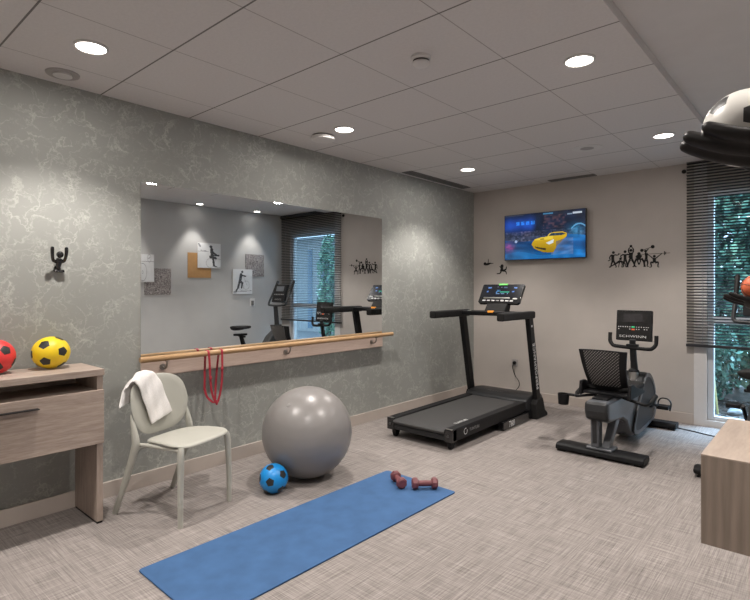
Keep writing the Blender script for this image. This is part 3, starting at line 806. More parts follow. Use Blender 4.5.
# console plate
cd = V((0,.56,.828)); cn = V((0,-.828,.56)); c0 = V((.008,1.415,1.240))
M = basis((1,0,0), cd, c0)
bm = B(); prism(bm, [(-.215,-.118), (.215,-.118), (.236,-.10), (.238,.112), (.226,.122), (-.226,.122), (-.238,.112), (-.236,-.10)], 'z', -.03, 0)
bmesh.ops.transform(bm, matrix=M, verts=bm.verts[:]); co = obj('console', bm, 'black_gloss', tm, 30, bev=.005)
def con_fn(u, v):
    c = (.006,.008,.012)
    for (x, y, w, h, col) in ((.17,.80,.045,.05,(.16,.34,.85)), (.83,.80,.04,.045,(.18,.36,.85)), (.14,.48,.022,.06,(.10,.22,.6)), (.80,.50,.03,.06,(.12,.28,.75)),
                              (.37,.86,.012,.03,(.2,.2,.3)), (.48,.84,.01,.03,(.2,.2,.3)), (.58,.83,.05,.05,(.08,.13,.24)), (.42,.33,.05,.025,(.22,.4,.7)), (.55,.33,.045,.025,(.2,.35,.6)), (.67,.34,.014,.03,(.2,.35,.6))):
        if abs(u-x) < w and abs(v-y) < h: c = col if hnoise(u*90, v*40) > .3 else tuple(k*.4 for k in col)
    if .47 < u < .70 and .42 < v < .50: c = (.05,.5,.32)
    if .36 < u < .40 and .38 < v < .40+.3*(u-.36)/.04: c = (.08,.25,.55)
    if .40 < u < .45 and .5 < v < .5+.15*((u*60) % 1): c = (.08,.3,.6)
    return c
picture('display', .44, .155, 88, 40, con_fn, 'console_picture', co, (1,0,0), cd, c0+cd*.030+cn*.0012)
bm = B(); M2 = basis((1,0,0), cd, c0+cn*.002)
box(bm, (-.05,.108,0), (.05,.124,.004), mat=M2); obj('indicator_light', bm, 'green_led', co, 0)
bm = B(); box(bm, (-.175,-.062,0), (.12,-.05,.012), mat=M2); obj('holder_ledge', bm, 'silver', co, 0)
for i in range(7):
    bm = B(); x = -.165+i*.052; box(bm, (x-.02,-.092,0), (x+.016,-.076,.003), mat=M2); obj('console_key', bm, 'key_white' if i not in (3,) else 'letter_dim', co, 0)
bm = B(); box(bm, (.15,-.066,0), (.20,-.052,.003), mat=M2); obj('console_key', bm, 'letter', co, 0)

# wall outlet and treadmill cord
t = thing('wall_outlet', 'square grey outlet with a black plug low on the back wall', 'outlet', (.561, D, .412))
bm = B(); box(bm, (-.04,-.009,-.042), (.04,0,.042)); obj('cover_plate', bm, 'valve', t, 20, bev=.003)
bm = B(); lathe(bm, [(0,0), (.026,0), (.026,.002), (0,.002)], 20, mat=basis((1,0,0),(0,0,1),(0,-.009,0))); obj('socket', bm, 'grille', t)
cr = thing('power_cord', 'thin black power cord running from the outlet behind the treadmill', 'cord', (.561, D, .412))
bm = B(); lathe(bm, [(0,0), (.02,0), (.018,.02), (.012,.03), (0,.03)], 16, mat=basis((1,0,0),(0,0,1),(0,-.012,0))); obj('plug', bm, 'black', cr)
bm = B(); tube(bm, [(0,-.04,-.005), (.0,-.06,-.05), (.03,-.06,-.14), (.08,-.06,-.21), (.08,-.07,-.27), (.02,-.10,-.34), (-.04,-.16,-.395), (-.03,-.30,-.404)], .0045, 8, smooth_n=6); obj('cable', bm, 'black', cr)

# ------------------------------------------------------------------ television and wall stickers
tv = thing('television', 'wall mounted flat television showing a yellow sports car', 'television', (.94, D, 1.893))
bm = B(); box(bm, (-.477,-.075,-.268), (.477,-.042,.268)); body = obj('bezel', bm, 'black_gloss', tv, 20, bev=.003)
bm = B(); box(bm, (-.14,-.042,-.12), (.14,0,.12)); box(bm, (-.3,-.046,-.2), (.3,-.040,.2)); obj('wall_mount', bm, 'black_matte', tv, 0)
CAR = [(.355,.32),(.37,.38),(.40,.43),(.46,.455),(.55,.47),(.58,.535),(.64,.56),(.74,.555),(.79,.52),(.785,.45),(.75,.40),(.71,.33),(.675,.27),(.65,.19),(.627,.12),(.56,.125),(.50,.14),(.44,.18),(.385,.23)]
def tv_fn(u, v):
    n1 = hnoise(u*14, v*9); n2 = hnoise(u*40+7, v*28+3); n3 = hnoise(u*75, v*50)
    c = V((.006,.012,.03)) + V((.008,.02,.06))*n1
    if v < .50 and v > .40: c += V((.03,.05,.10))*n2
    if .36 < v < .62:
        k = n2*n3; c += V((.10,.11,.17))*k*1.2
        if .22 < u < .34: c += V((.18,.14,.20))*max(0, n2-.3)
    # lit floor
    fl = .44-.05*math.sin(u*6)
    if v < fl:
        s = hnoise(u*6+v*5, v*16); c = V((.003,.045,.17)) + V((.01,.14,.40))*s*s + V((.0,.08,.16))*max(0, .35-v)
        if u > .62: c += V((.01,.10,.30))*n1
    if v < .12+.05*math.sin(u*9): c += V((.0,.10,.25))*n1
    # blue hall sign
    d = abs(v-(.785-.03*math.sin(u*7)))
    if u < .42: c += V((.004,.075,.55))*math.exp(-(d/.13)**2)*(.6+.6*n1)*(1 if u < .34 else (.42-u)/.08)
    if .14 < u < .40 and abs(v-.80) < .036 and (int(u*46) % 3) and n3 > .22: c += V((.02,.24,.75))
    # dim red figures behind
    if .50 < u < .78 and .64 < v < .93: c += V((.13,.055,.05))*max(0, n2*1.4-.45)
    # right glow
    c += V((.02,.22,.42))*math.exp(-((u-.90)/.085)**2-((v-.56)/.12)**2)*(.4+n2)
    if abs(v-(.70-.4*(u-.93)**2*30)) < .016 and u > .84: c += V((.15,.42,.7))
    # pink cluster left
    c += V((.42,.02,.14))*math.exp(-((u-.055)/.055)**2-((v-.28)/.085)**2)*(.4+n2)
    if math.hypot(u-.15, (v-.40)*.6) < .018: c = V((.5,.65,1))
    # swirling smoke near car
    if .60 < u < .86 and .08 < v < .42:
        q = hnoise(u*16-v*10, v*18); c = c*.75+V((.22,.27,.38))*q*.6
    c = c*.72
    if in_poly(u, v, CAR):
        sh = .45+1.5*max(0, v-.14); c = V((.74,.46,.012))*min(1, sh)
        if v > .40 and u < .62: c = V((.86,.62,.05))
        if in_poly(u, v, [(.565,.478),(.60,.535),(.735,.538),(.775,.505),(.72,.478)]): c = V((.015,.04,.07))+V((.12,.14,.16))*max(0, n2-.6)
        if in_poly(u, v, [(.535,.335),(.59,.375),(.635,.41),(.625,.33),(.575,.295)]): c = V((.72,.78,.76))
        if in_poly(u, v, [(.385,.275),(.42,.225),(.53,.175),(.54,.22),(.46,.245)]): c = V((.04,.03,.01))
        if in_poly(u, v, [(.46,.415),(.52,.41),(.51,.43),(.475,.435)]): c = V((.10,.07,.01))
        if u > .66 and v < .36+.5*(u-.66): c = c*.28+V((.12,.14,.18))*n1
    if .855 < u < .965 and .915 < v < .955: c = V((.55,.62,.72))
    elif .79 < u < .85 and .905 < v < .93: c = V((.2,.28,.4))
    if .50 < u < .62 and .955 < v < .985: c += V((.05,.2,.35))
    if u < .25 and .97 < v: c = V((.04,.05,.08))
    return tuple(min(1, max(0, k)) for k in c)
picture('screen', .94, .522, 188, 104, tv_fn, 'tv_picture', tv, (1,0,0), (0,0,1), (0,-.0756,.003))

def sticker(x, z, h, strokes, heads, label, group, y=D, extra=()):
    """a flat cut-out figure: strokes (points, width) and round heads in units of its height"""
    bm = B()
    for pts, w in strokes:
        pts = [(p[0]*h, p[1]*h) for p in pts]; ws = [k*.86 for k in (w if isinstance(w, (list, tuple)) else [w]*len(pts))]
        tube(bm, [(p[0], -.0012, p[1]) for p in pts], [k*h/2 for k in ws], 10, flat=(.0009/(h*.05), 1) if False else (1, 1), up=(0,1,0), smooth_n=3)
    for (cx, cz, r) in heads:
        prism(bm, circle(cx*h, cz*h, r*h, 16), 'y', -.002, -.0005)
    for v in bm.verts: v.co.y = max(-.0026, min(-.0004, v.co.y*1.0))
    o = obj('wall_sticker', bm, 'black_matte', smooth=0, loc=(x, y, z)); return tag(o, label, 'wall sticker', group)
G = 'black athlete cut-outs on the back wall'
X = lambda px: 1.618+(px-608)/(667-608)*(2.174-1.618)
zb = 1.52; H = .178
sticker(X(613.3), zb, H*.95, [([(0,.42),(-.01,.62),(.01,.78)],[.20,.2,.24]), ([(0,.42),(-.08,.22),(-.14,.02),(-.22,.0)],[.15,.1,.07,.05]), ([(.02,.42),(.12,.22),(.20,.02),(.14,.0)],[.15,.1,.07,.05]),
        ([(-.09,.76),(-.2,.6),(-.16,.46),(-.3,.40)],[.09,.08,.07,.05]), ([(.09,.77),(.25,.74),(.36,.78)],[.09,.07,.05]), ([(.30,.82),(.44,.80)],[.07,.05])], [(.03,.91,.085)], 'black silhouette of an athlete boxing, leftmost of the row', G)
sticker(X(618), zb-.005, H*.62, [([(-.75,.05),(-.3,.28),(.05,.5),(.3,.62)],[.08,.14,.22,.3]), ([(.25,.6),(.15,.3),(.10,.02)],[.12,.09,.08]), ([(.35,.6),(.42,.3),(.38,.02)],[.14,.09,.08]), ([(.3,.6),(.65,.4),(.72,.1),(.85,.08)],[.2,.14,.08,.06])], [(.28,.82,.12)], 'black silhouette of a crouching athlete between two standing ones', G)
sticker(X(626), zb, H*.95, [([(0,.42),(0,.62),(0,.78)],[.2,.18,.26]), ([(-.02,.42),(-.1,.22),(-.10,.02),(-.2,.0)],[.14,.1,.07,.05]), ([(.04,.42),(.10,.22),(.12,.02),(.2,.0)],[.14,.1,.07,.05]), ([(-.1,.77),(-.25,.68),(-.2,.55)],[.1,.08,.06]), ([(.1,.77),(.26,.7),(.2,.57)],[.1,.08,.06])], [(0,.93,.085)], 'black silhouette of an athlete standing with bent arms', G)
sticker(X(632), zb, H*1.0, [([(0,.42),(0,.65),(0,.82)],[.24,.22,.3]), ([(-.05,.42),(-.14,.22),(-.20,.02),(-.28,0)],[.15,.11,.08,.06]), ([(.05,.42),(.15,.22),(.22,.02),(.3,0)],[.15,.11,.08,.06]), ([(-.11,.82),(-.13,1.0),(-.05,1.12)],[.1,.08,.06]), ([(.11,.82),(.13,1.0),(.05,1.12)],[.1,.08,.06])], [(0,.95,.085), (0,1.19,.075)], 'black silhouette of an athlete lifting a ball overhead, tallest of the row', G)
sticker(X(640), zb, H*.75, [([(-.15,.62),(0,.72),(.15,.66)],[.4,.5,.4]), ([(-.15,.62),(-.28,.35),(-.36,.02),(-.46,0)],[.2,.14,.1,.07]), ([(.18,.62),(.34,.35),(.38,.02),(.48,0)],[.2,.14,.1,.07]), ([(-.1,.6),(-.08,.35),(0,.24)],[.12,.09,.07]), ([(.1,.6),(.09,.35),(.02,.24)],[.12,.09,.07])], [(0,.98,.12), (.0,.22,.08)], 'black silhouette of an athlete bending down to a weight', G)
sticker(X(647), zb, H*.9, [([(0,.42),(.02,.62),(.0,.84)],[.2,.17,.22]), ([(-.03,.42),(-.10,.22),(-.06,.02),(-.16,0)],[.14,.1,.07,.05]), ([(.04,.42),(.1,.22),(.06,.02),(.16,0)],[.14,.1,.07,.05]), ([(-.05,.82),(.05,1.0),(.14,1.1)],[.09,.07,.06]), ([(-.24,1.02),(.38,1.22)],.04)], [(-.04,.97,.075), (-.24,1.02,.1), (.38,1.22,.11)], 'black silhouette of an athlete holding a dumbbell high on one side', G)
sticker(X(655), zb-.01, H*.75, [([(0,.34),(0,.55),(0,.7)],[.28,.25,.34]), ([(-.05,.34),(-.24,.36),(-.2,.05),(-.34,.0)],[.18,.13,.09,.06]), ([(.05,.34),(.26,.36),(.24,.05),(.34,0)],[.18,.13,.09,.06]), ([(-.12,.68),(-.28,.84),(-.5,1.0)],[.1,.08,.07]), ([(.12,.68),(.3,.84),(.5,1.0)],[.1,.08,.07]), ([(-.95,.99),(1.05,1.03)],.035), ([(.68,.88),(.68,1.17)],.07), ([(.76,.93),(.76,1.12)],.06)], [(0,.82,.1)], 'black silhouette of a squatting weightlifter, rightmost of the row', G)
G2 = 'small black cut-outs beside the television'
sticker(.202, 1.585, .075, [([(-.5,.1),(0,.15),(.5,.3)],[.4,.45,.2]), ([(0,.2),(.05,.6),(.08,1.0)],[.16,.14,.1]), ([(.1,.2),(.6,.25),(1.0,.25)],[.2,.16,.1])], [(-.55,.22,.26)], 'small black silhouette lying down, nearest the wallpapered wall', G2)
sticker(.391, 1.47, .10, [([(-.1,.35),(.0,.65),(.0,.8)],[.4,.4,.4]), ([(0,.4),(.5,.55),(.6,.9)],[.26,.2,.12]), ([(.1,.4),(.5,.3),(.6,-.05)],[.24,.18,.1]), ([(-.1,.4),(-.25,.1),(-.7,.05)],[.26,.18,.12]), ([(-.1,.75),(-.3,.95)],[.16,.12])], [(.02,.98,.2)], 'small black silhouette of an exerciser just above the treadmill screen', G2)

# ------------------------------------------------------------------ prints on the right wall
def print_panel(y0, y1, z0, z1, fn, label, name='wall_print', mat='picture', thick=.012, cat='print', nx=60, ny=60, mat_body='white_plastic'):
    yc, zc = (y0+y1)/2, (z0+z1)/2
    t = thing(name, label, cat, (W, yc, zc))
    bm = B(); box(bm, (-thick,-(y1-y0)/2,-(z1-z0)/2), (0,(y1-y0)/2,(z1-z0)/2)); obj('board', bm, mat_body, t, 0)
    if fn: picture('artwork', (y1-y0)-.004, (z1-z0)-.004, nx, ny, fn, mat, t, (0,-1,0), (0,0,1), (-thick-.0008,0,0))
    return t
WH = (.66,.66,.67); INK = (.05,.05,.055); GR = (.25,.25,.26)
def sheet(strokes, circles, lines=(), frame=True):
    def fn(u, v):
        u = 1-u   # seen in the mirror these run the other way
        for a, b, w in strokes:
            if seg_d(u, v, a, b) < w: return INK if hnoise(u*60, v*60) > .25 else GR
        for cx, cy, r, w in circles:
            if abs(math.hypot(u-cx, v-cy)-r) < w: return (.3,.3,.31)
        for a, b, w in lines:
            if seg_d(u, v, a, b) < w: return GR
        return tuple(c*(.96+.08*hnoise(u*9, v*9)) for c in WH)
    return fn
PA = sheet([], [(.62,.86,.14,.012),(.1,.35,.32,.012),(.1,.35,.05,.01)], [((0,.74),(1,.74),.012),((.55,.84),(.68,.9),.015)])
PB = sheet([((.56,.86),(.58,.86),.055),((.60,.74),(.62,.50),.07),((.62,.66),(.80,.54),.035),((.62,.45),(.78,.40),.05),((.66,.42),(.70,.10),.045),((.70,.08),(.82,.05),.025),((.55,.45),(.58,.45),.06),((.70,.52),(.92,.52),.03)],
           [(.54,.2,.18,.008),(.90,.2,.18,.008)], [((0,.66),(.45,.66),.012),((.04,.95),(.10,.86),.035),((.12,.70),(.36,.68),.012)])
PC = sheet([((.47,.90),(.49,.90),.05),((.42,.78),(.36,.52),.07),((.44,.76),(.66,.72),.03),((.36,.52),(.48,.44),.05),((.48,.44),(.44,.26),.04),((.34,.5),(.26,.26),.05),((.26,.26),(.16,.12),.035)],
           [(.68,.36,.17,.008),(.44,.28,.12,.006)], [((.05,.10),(.95,.13),.014),((.55,.70),(.72,.36),.01),((.05,.05),(.16,.05),.02)])
GP = None
def bumpy(thick): return thick
print_panel(3.266, 3.448, 1.385, 1.773, PA, 'white printed board with circle drawings, nearest the room front', thick=.014)
print_panel(3.314, 3.703, 1.204, 1.58, None, 'square stone photo panel with a diagonal streak on the right wall', 'photo_panel', thick=.006, mat_body='stone_photo', cat='photo panel')
print_panel(3.965, 4.351, 1.454, 1.831, None, 'plain tan square panel on the right wall', 'wall_panel', thick=.006, mat_body='tan', cat='panel')
print_panel(4.121, 4.515, 1.607, 1.991, PB, 'white printed board with a standing cyclist overlapping the tan panel', thick=.014)
print_panel(4.733, 5.107, 1.199, 1.604, PC, 'white printed board with a leaning cyclist above the wall socket', thick=.014)
print_panel(4.978, 5.349, 1.488, 1.856, None, 'square grey pebble photo panel nearest the window', 'photo_panel', thick=.006, mat_body='stone_photo', cat='photo panel')
t = thing('wall_socket', 'white wall plate with a dark socket on the right wall', 'socket', (W, 5.113, 1.06))
bm = B(); box(bm, (-.008,-.045,-.065), (0,.045,.065)); obj('cover_plate', bm, 'white_plastic', t, 20, bev=.003)
bm = B(); box(bm, (-.022,-.022,-.05), (-.008,.022,.03)); obj('socket', bm, 'grille', t, 20, bev=.003)

# ------------------------------------------------------------------ recumbent bike (local: x across, y forward, origin under the rear foot)
rb = thing('recumbent_bike', 'black and slate recumbent exercise bike with a mesh back seat', 'exercise bike', (2.052, 4.165, 0))
def stab(y, hw, d=.062, name='stabilizer'):
    bm = B(); prism(bm, [(-d,.020), (-d*.96,.048), (-d*.75,.062), (d*.75,.062), (d*.96,.048), (d,.020), (d*.8,.012), (-d*.8,.012)], 'x', -hw, hw)
    bmesh.ops.translate(bm, verts=bm.verts[:], vec=(0,y,0)); s = obj(name, bm, 'black', rb, 40, bev=.005)
    for sg in (-1, 1):
        bm = B(); box(bm, (sg*(hw-.04)-.03,y-d*.85,0), (sg*(hw-.04)+.03,y+d*.85,.016)); obj('rubber_foot', bm, 'black_matte', s, 0)
    return s
stab(0, .325, .082); stab(1.25, .275, .066)
bm = B(); box(bm, (-.09,-.065,.062), (.10,.085,.080)); obj('base_plate', bm, 'slate', rb, 20, bev=.005)
bm = B(); prism(bm, [(-.05,.078), (.03,.078), (.03,.36), (-.07,.36)], 'x', -.058, .004); obj('rear_post', bm, 'slate', rb, 20, bev=.008)
bm = B(); prism(bm, [(-.055,.11), (-.05,.11), (-.065,.29), (-.070,.29)], 'x', -.044, -.010); obj('post_inset', bm, 'dark_grey', rb, 20, bev=.002)
bm = B(); prism(bm, [(-.02,.078), (.05,.078), (.36,.36), (.24,.36)], 'x', .012, .070); obj('brace', bm, 'slate', rb, 20, bev=.006)
# body shroud
bm = B(); prism(bm, [(-.10,.440), (-.115,.37), (-.09,.305), (-.03,.275), (.28,.250), (.40,.20), (.47,.09), (.55,.05), (.70,.04), (.86,.10), (.90,.40), (.60,.44)], 'x', -.082, .082)
mb = obj('main_beam', bm, 'slate', rb, 30, bev=.022)
bm = B(); prism(bm, [(-.115,.436), (-.128,.37), (-.10,.305), (-.045,.280), (-.05,.436)], 'x', -.084, .084); obj('end_cap', bm, 'dark_grey', mb, 30, bev=.018)
bm = B()
pod = [(.52,.10),(.62,.05),(.80,.05),(1.05,.07),(1.20,.10),(1.27,.20),(1.25,.34),(1.17,.45),(1.06,.525),(.95,.545),(.86,.50),(.76,.38),(.62,.26)]
prism(bm, pod, 'x', -.095, .095); sh = obj('drive_shroud', bm, 'dark_grey', rb, 30, bev=.02)
# lighter rim around the shroud on each face
def shrink(P, k):
    cx = sum(p[0] for p in P)/len(P); cy = sum(p[1] for p in P)/len(P); return [(cx+(p[0]-cx)*k, cy+(p[1]-cy)*k) for p in P]
for s in (-1, 1):
    bm = B(); o1 = [(p.x, p.y) for p in catmull([(a,b,0) for a,b in shrink(pod,.97)], 4, True)]; i1 = [(p.x, p.y) for p in catmull([(a,b,0) for a,b in shrink(pod,.85)], 4, True)]
    a = [bm.verts.new((s*.1005,p[0],p[1])) for p in o1]; b = [bm.verts.new((s*.1005,p[0],p[1])) for p in i1]; a2 = [bm.verts.new((s*.093,p[0],p[1])) for p in o1]; b2 = [bm.verts.new((s*.093,p[0],p[1])) for p in i1]
    n = len(a)
    for k in range(n):
        j = (k+1) % n
        bm.faces.new((a[k],a[j],b[j],b[k])); bm.faces.new((a[k],a2[k],a2[j],a[j])); bm.faces.new((b[k],b[j],b2[j],b2[k]))
    obj('rim_trim', bm, 'slate', sh, 30)
# crank and pedals
for s, ang in ((1, .3), (-1, .3+PI)):
    cy, cz = 1.04, .25; py, pz = cy+.155*math.cos(ang)*1, cz-.155*math.sin(ang)
    bm = B(); lathe(bm, [(0,0),(.035,0),(.035,.02),(.02,.03),(0,.03)], 20, mat=basis((0,1,0),(0,0,1),(s*.098 if s > 0 else -.098-.03,cy,cz)))
    tube(bm, [(s*.122,cy,cz), (s*.135,py,pz)], .013, 10); k = obj('crank_arm', bm, 'black', rb)
    bm = B(); box(bm, (s*.175-.05,py-.055,pz-.016), (s*.175+.05,py+.055,pz+.016)); pd = obj('pedal', bm, 'black', rb, 20, bev=.005)
    bm = B(); tube(bm, [(s*.175-.05,py+.02,pz), (s*.175-.048,py+.03,pz+.045), (s*.175-.02,py+.03,pz+.075), (s*.175+.03,py+.03,pz+.07), (s*.175+.058,py+.02,pz+.035), (s*.175+.052,py+.0,pz-.03)], .006, 8, smooth_n=5, flat=(1,2)); obj('foot_strap', bm, 'black', pd)
# neck and console mast
bm = B(); tube(bm, [(0,.86,.30), (0,.875,.40), (0,.885,.505), (0,.89,.545)], [.052,.05,.042,.040], 20); obj('neck_cover', bm, 'silver', rb)
bm = B(); tube(bm, [(0,.89,.54), (0,.90,.56)], .045, 20); obj('collar', bm, 'black', rb)
bm = B(); tube(bm, [(0,.935,.50), (0,.885,.66), (0,.85,.84)], [.032,.028,.026], 14, flat=(1,.8), power=3); obj('mast', bm, 'dark_grey', rb)
M = basis((1,0,0), (0,.12,.993), (0,.885,.965))
bm = B(); prism(bm, rrect(-.147,-.137,.147,.137,.008), 'z', -.05, 0); bmesh.ops.transform(bm, matrix=M, verts=bm.verts[:]); co = obj('console', bm, 'black_matte', rb, 30, bev=.004)
bm = B(); box(bm, (-.085,.03,0), (.075,.105,.002), mat=M); obj('display', bm, 'screen_dark', co, 0)
def keydot(x, y, w, h, m):
    bm = B(); box(bm, (x-w,y-h,0), (x+w,y+h,.002), mat=M); obj('console_key', bm, m, co, 0)
for i, x in enumerate((-.125,-.108,-.088,-.068,-.05,-.03)): keydot(x, -.014, .004, .004, 'key_white')
for x in (.025,.045,.065,.085,.105,.12): keydot(x, -.014, .004, .004, 'key_white')
for x in (-.125,-.03,.025,.045,.09,.11): keydot(x, -.034, .0045, .004, 'key_white')
keydot(-.003, -.014, .013, .0065, 'key_green'); keydot(-.003, -.036, .013, .0065, 'key_red')
lettering('SCHWINN', .030, 'letter', co, (1,0,0), (0,.12,.993), M @ V((-.005,-.100,.0008)), spacing=1.1, xs=1.5)
bm = B(); tube(bm, [(-.192,.86,.895), (-.192,.855,.85), (-.188,.85,.815), (-.165,.84,.785), (-.13,.838,.775), (0,.84,.768), (.13,.838,.764), (.165,.84,.774), (.188,.85,.804), (.192,.855,.84), (.192,.86,.885)], .0165, 14, smooth_n=5); obj('handlebar', bm, 'black_matte', rb)
bm = B(); box(bm, (-.05,.825,.755), (.05,.87,.80)); obj('handlebar_clamp', bm, 'black', rb, 20, bev=.006)
# seat
bm = B(); prism(bm, rrect(-.195,.20,.175,.60,.07), 'z', .475, .515); obj('seat_pad', bm, 'black_matte', rb, 40, bev=.014)
bm = B(); box(bm, (-.18,.12,.452), (.165,.56,.475)); box(bm, (-.06,-.02,.438), (.06,.62,.455)); obj('seat_carriage', bm, 'black', rb, 20, bev=.006)
for s in (-1, 1):
    bm = B(); prism(bm, [(.10,.44), (.22,.44), (.50,.44), (.51,.46), (.30,.515), (.20,.55), (.12,.55)], 'x', s*.185-.022, s*.185+.002); obj('seat_bracket', bm, 'black', rb, 20, bev=.005)
def back_shape(u, v):    # u -1..1 across, v 0..1 up
    hw = .150+.034*v**1.3; x = u*hw-.018
    y = .20-.16*v-.03*math.sin(v*PI)+.055*(1-u*u)*-1+.055; z = .485+.335*v-.010*u*u*v-(.0)
    return V((x, y, z))
def plate(nu, nv, th, u0, u1, v0, v1, fn):
    bm = B(); A = [[bm.verts.new(fn(u0+(u1-u0)*i/nu, v0+(v1-v0)*j/nv)+V((0,-th/2,0))) for i in range(nu+1)] for j in range(nv+1)]
    Bq = [[bm.verts.new(fn(u0+(u1-u0)*i/nu, v0+(v1-v0)*j/nv)+V((0,th/2,0))) for i in range(nu+1)] for j in range(nv+1)]
    for g in (A, Bq):
        for j in range(nv):
            for i in range(nu): bm.faces.new((g[j][i], g[j][i+1], g[j+1][i+1], g[j+1][i]))
    for j in range(nv):
        for i in (0, nu): bm.faces.new((A[j][i], A[j+1][i], Bq[j+1][i], Bq[j][i]))
    for i in range(nu):
        for j in (0, nv): bm.faces.new((A[j][i], A[j][i+1], Bq[j][i+1], Bq[j][i]))
    return bm
bk = obj('backrest', plate(20, 14, .024, -1, 1, 0, 1, back_shape), 'black', rb, 40, bev=.006)
obj('mesh_panel', plate(16, 12, .031, -.74, .74, .10, .97, back_shape), 'seat_mesh', bk, 40)
# side handles under the seat and the cup holder
for s in (-1, 1):
    bm = B(); tube(bm, [(s*.10,.22,.432), (s*.20,.20,.415), (s*.262,.20,.402), (s*.282,.25,.404), (s*.288,.30,.412)], .0115, 12, smooth_n=5); hd = obj('side_handle', bm, 'black', rb)
    bm = B(); tube(bm, [(s*.285,.27,.407), (s*.287,.29,.411), (s*.290,.41,.440), (s*.290,.42,.443)], [.013,.0175,.0175,.012], 14); obj('grip', bm, 'black_matte', hd)
bm = B(); lathe(bm, [(.0,-.06), (.040,-.06), (.042,-.055), (.048,.03), (.045,.03), (.039,-.05), (0,-.052)], 24, mat=Matrix.Translation((-.375,.215,.375)))
tube(bm, [(-.270,.22,.402), (-.335,.23,.40)], .012, 10); obj('cup_holder', bm, 'black', rb)
# its cable on the carpet
bm = B(); tube(bm, [(2.30,5.475,.005), (2.45,5.43,.005), (2.62,5.37,.005), (2.85,5.36,.005), (3.2,5.45,.005), (3.7,5.6,.005)], .0045, 8, smooth_n=5)
tag(obj('floor_cable', bm, 'black'), 'thin black cable on the carpet between bike and window', 'cable')

# ------------------------------------------------------------------ upright bike (local: y forward, origin under the rear foot)
ub = thing('upright_bike', 'black upright exercise bike standing beside the garden window', 'exercise bike', (3.01, 4.19, 0))
def ustab(y, hw):
    bm = B(); tube(bm, [(-hw,y,.045), (-hw+.012,y,.045), (hw-.012,y,.045), (hw,y,.045)], [.044,.054,.054,.044], 16, flat=(.6,1), up=(0,0,1)); s = obj('stabilizer', bm, 'black', ub, 40)
    for sg in (-1, 1):
        bm = B(); box(bm, (sg*(hw-.05)-.03,y-.03,0), (sg*(hw-.05)+.03,y+.03,.012)); obj('rubber_foot', bm, 'black_matte', s, 0)
ustab(0, .335); ustab(1.02, .26)
bm = B(); prism(bm, [(-.02,.06),(.10,.06),(.30,.12),(.78,.10),(1.04,.06),(1.04,.10),(.98,.22),(.90,.44),(.80,.60),(.66,.66),(.56,.58),(.48,.45),(.30,.36),(.10,.20)], 'x', -.075, .075); obj('drive_shroud', bm, 'dark_grey', ub, 30, bev=.02)
bm = B(); tube(bm, [(0,.26,.30), (0,.16,.50), (0,.12,.64)], [.036,.03,.026], 14); obj('seat_post', bm, 'black', ub)
bm = B(); box(bm, (-.045,.04,.615), (.045,.20,.645)); tube(bm, [(-.07,.15,.60), (.09,.15,.60)], .012, 10); obj('seat_slider', bm, 'black', ub, 20, bev=.005)
bm = B()
sad = [(a*.78, b*.80, c*.85) for a, b, c in [(-.11,.02,.032), (-.09,.105,.045), (-.03,.122,.050), (.05,.10,.046), (.11,.055,.040), (.18,.030,.034), (.235,.022,.026), (.25,.008,.014)]]
bm.free(); bm = B(); rings = []
for i, (y, w, h) in enumerate([(p.x, p.y, p.z) for p in catmull(sad, 3)]):
    rings.append([bm.verts.new((math.cos(2*PI*k/20)*w, .085+y, .735+(math.sin(2*PI*k/20)*h*(.62 if math.sin(2*PI*k/20) > 0 else 1)))) for k in range(20)])
for A, Bq in zip(rings, rings[1:]):
    for k in range(20): bm.faces.new((A[k], A[(k+1)%20], Bq[(k+1)%20], Bq[k]))
bm.faces.new(rings[0]); bm.faces.new(rings[-1]); obj('saddle', bm, 'black_matte', ub, 60)
bm = B(); tube(bm, [(0,.72,.60), (0,.70,.80), (0,.68,1.02)], [.04,.034,.03], 14); obj('mast', bm, 'dark_grey', ub)
bm = B(); lathe(bm, [(0,0), (.07,0), (.075,.05), (.05,.10), (0,.10)], 24, mat=Matrix.Translation((0,.72,.64))); obj('mast_cover', bm, 'black', ub)
M = basis((1,0,0), (0,.25,.968), (0,.745,1.22))
bm = B(); prism(bm, rrect(-.145,-.14,.145,.14,.01), 'z', -.04, 0); bmesh.ops.transform(bm, matrix=M, verts=bm.verts[:]); co = obj('console', bm, 'black', ub, 30, bev=.004)
bm = B(); box(bm, (-.09,.03,0), (.09,.11,.002), mat=M); obj('display', bm, 'slate', co, 0)
lettering('SCHWINN', .032, 'letter_dim', co, (1,0,0), (0,.25,.968), M @ V((0,-.10,.0008)), spacing=1.1)
bm = B()
for i, x in enumerate((-.1,-.06,-.02,.02,.06,.1)): box(bm, (x-.012,-.03,0), (x+.012,-.012,.002), mat=M)
obj('console_keys', bm, 'letter_dim', co, 0)
pts = [(-.195,.86,1.405), (-.196,.83,1.33), (-.20,.76,1.18), (-.205,.715,1.08), (-.195,.70,1.045), (-.16,.69,1.035), (0,.68,1.03), (.16,.69,1.035), (.195,.70,1.045), (.205,.715,1.08), (.20,.76,1.18), (.196,.83,1.33), (.195,.86,1.405)]
bm = B(); tube(bm, pts, .0155, 14, smooth_n=4); hb = obj('handlebar', bm, 'dark_grey', ub)
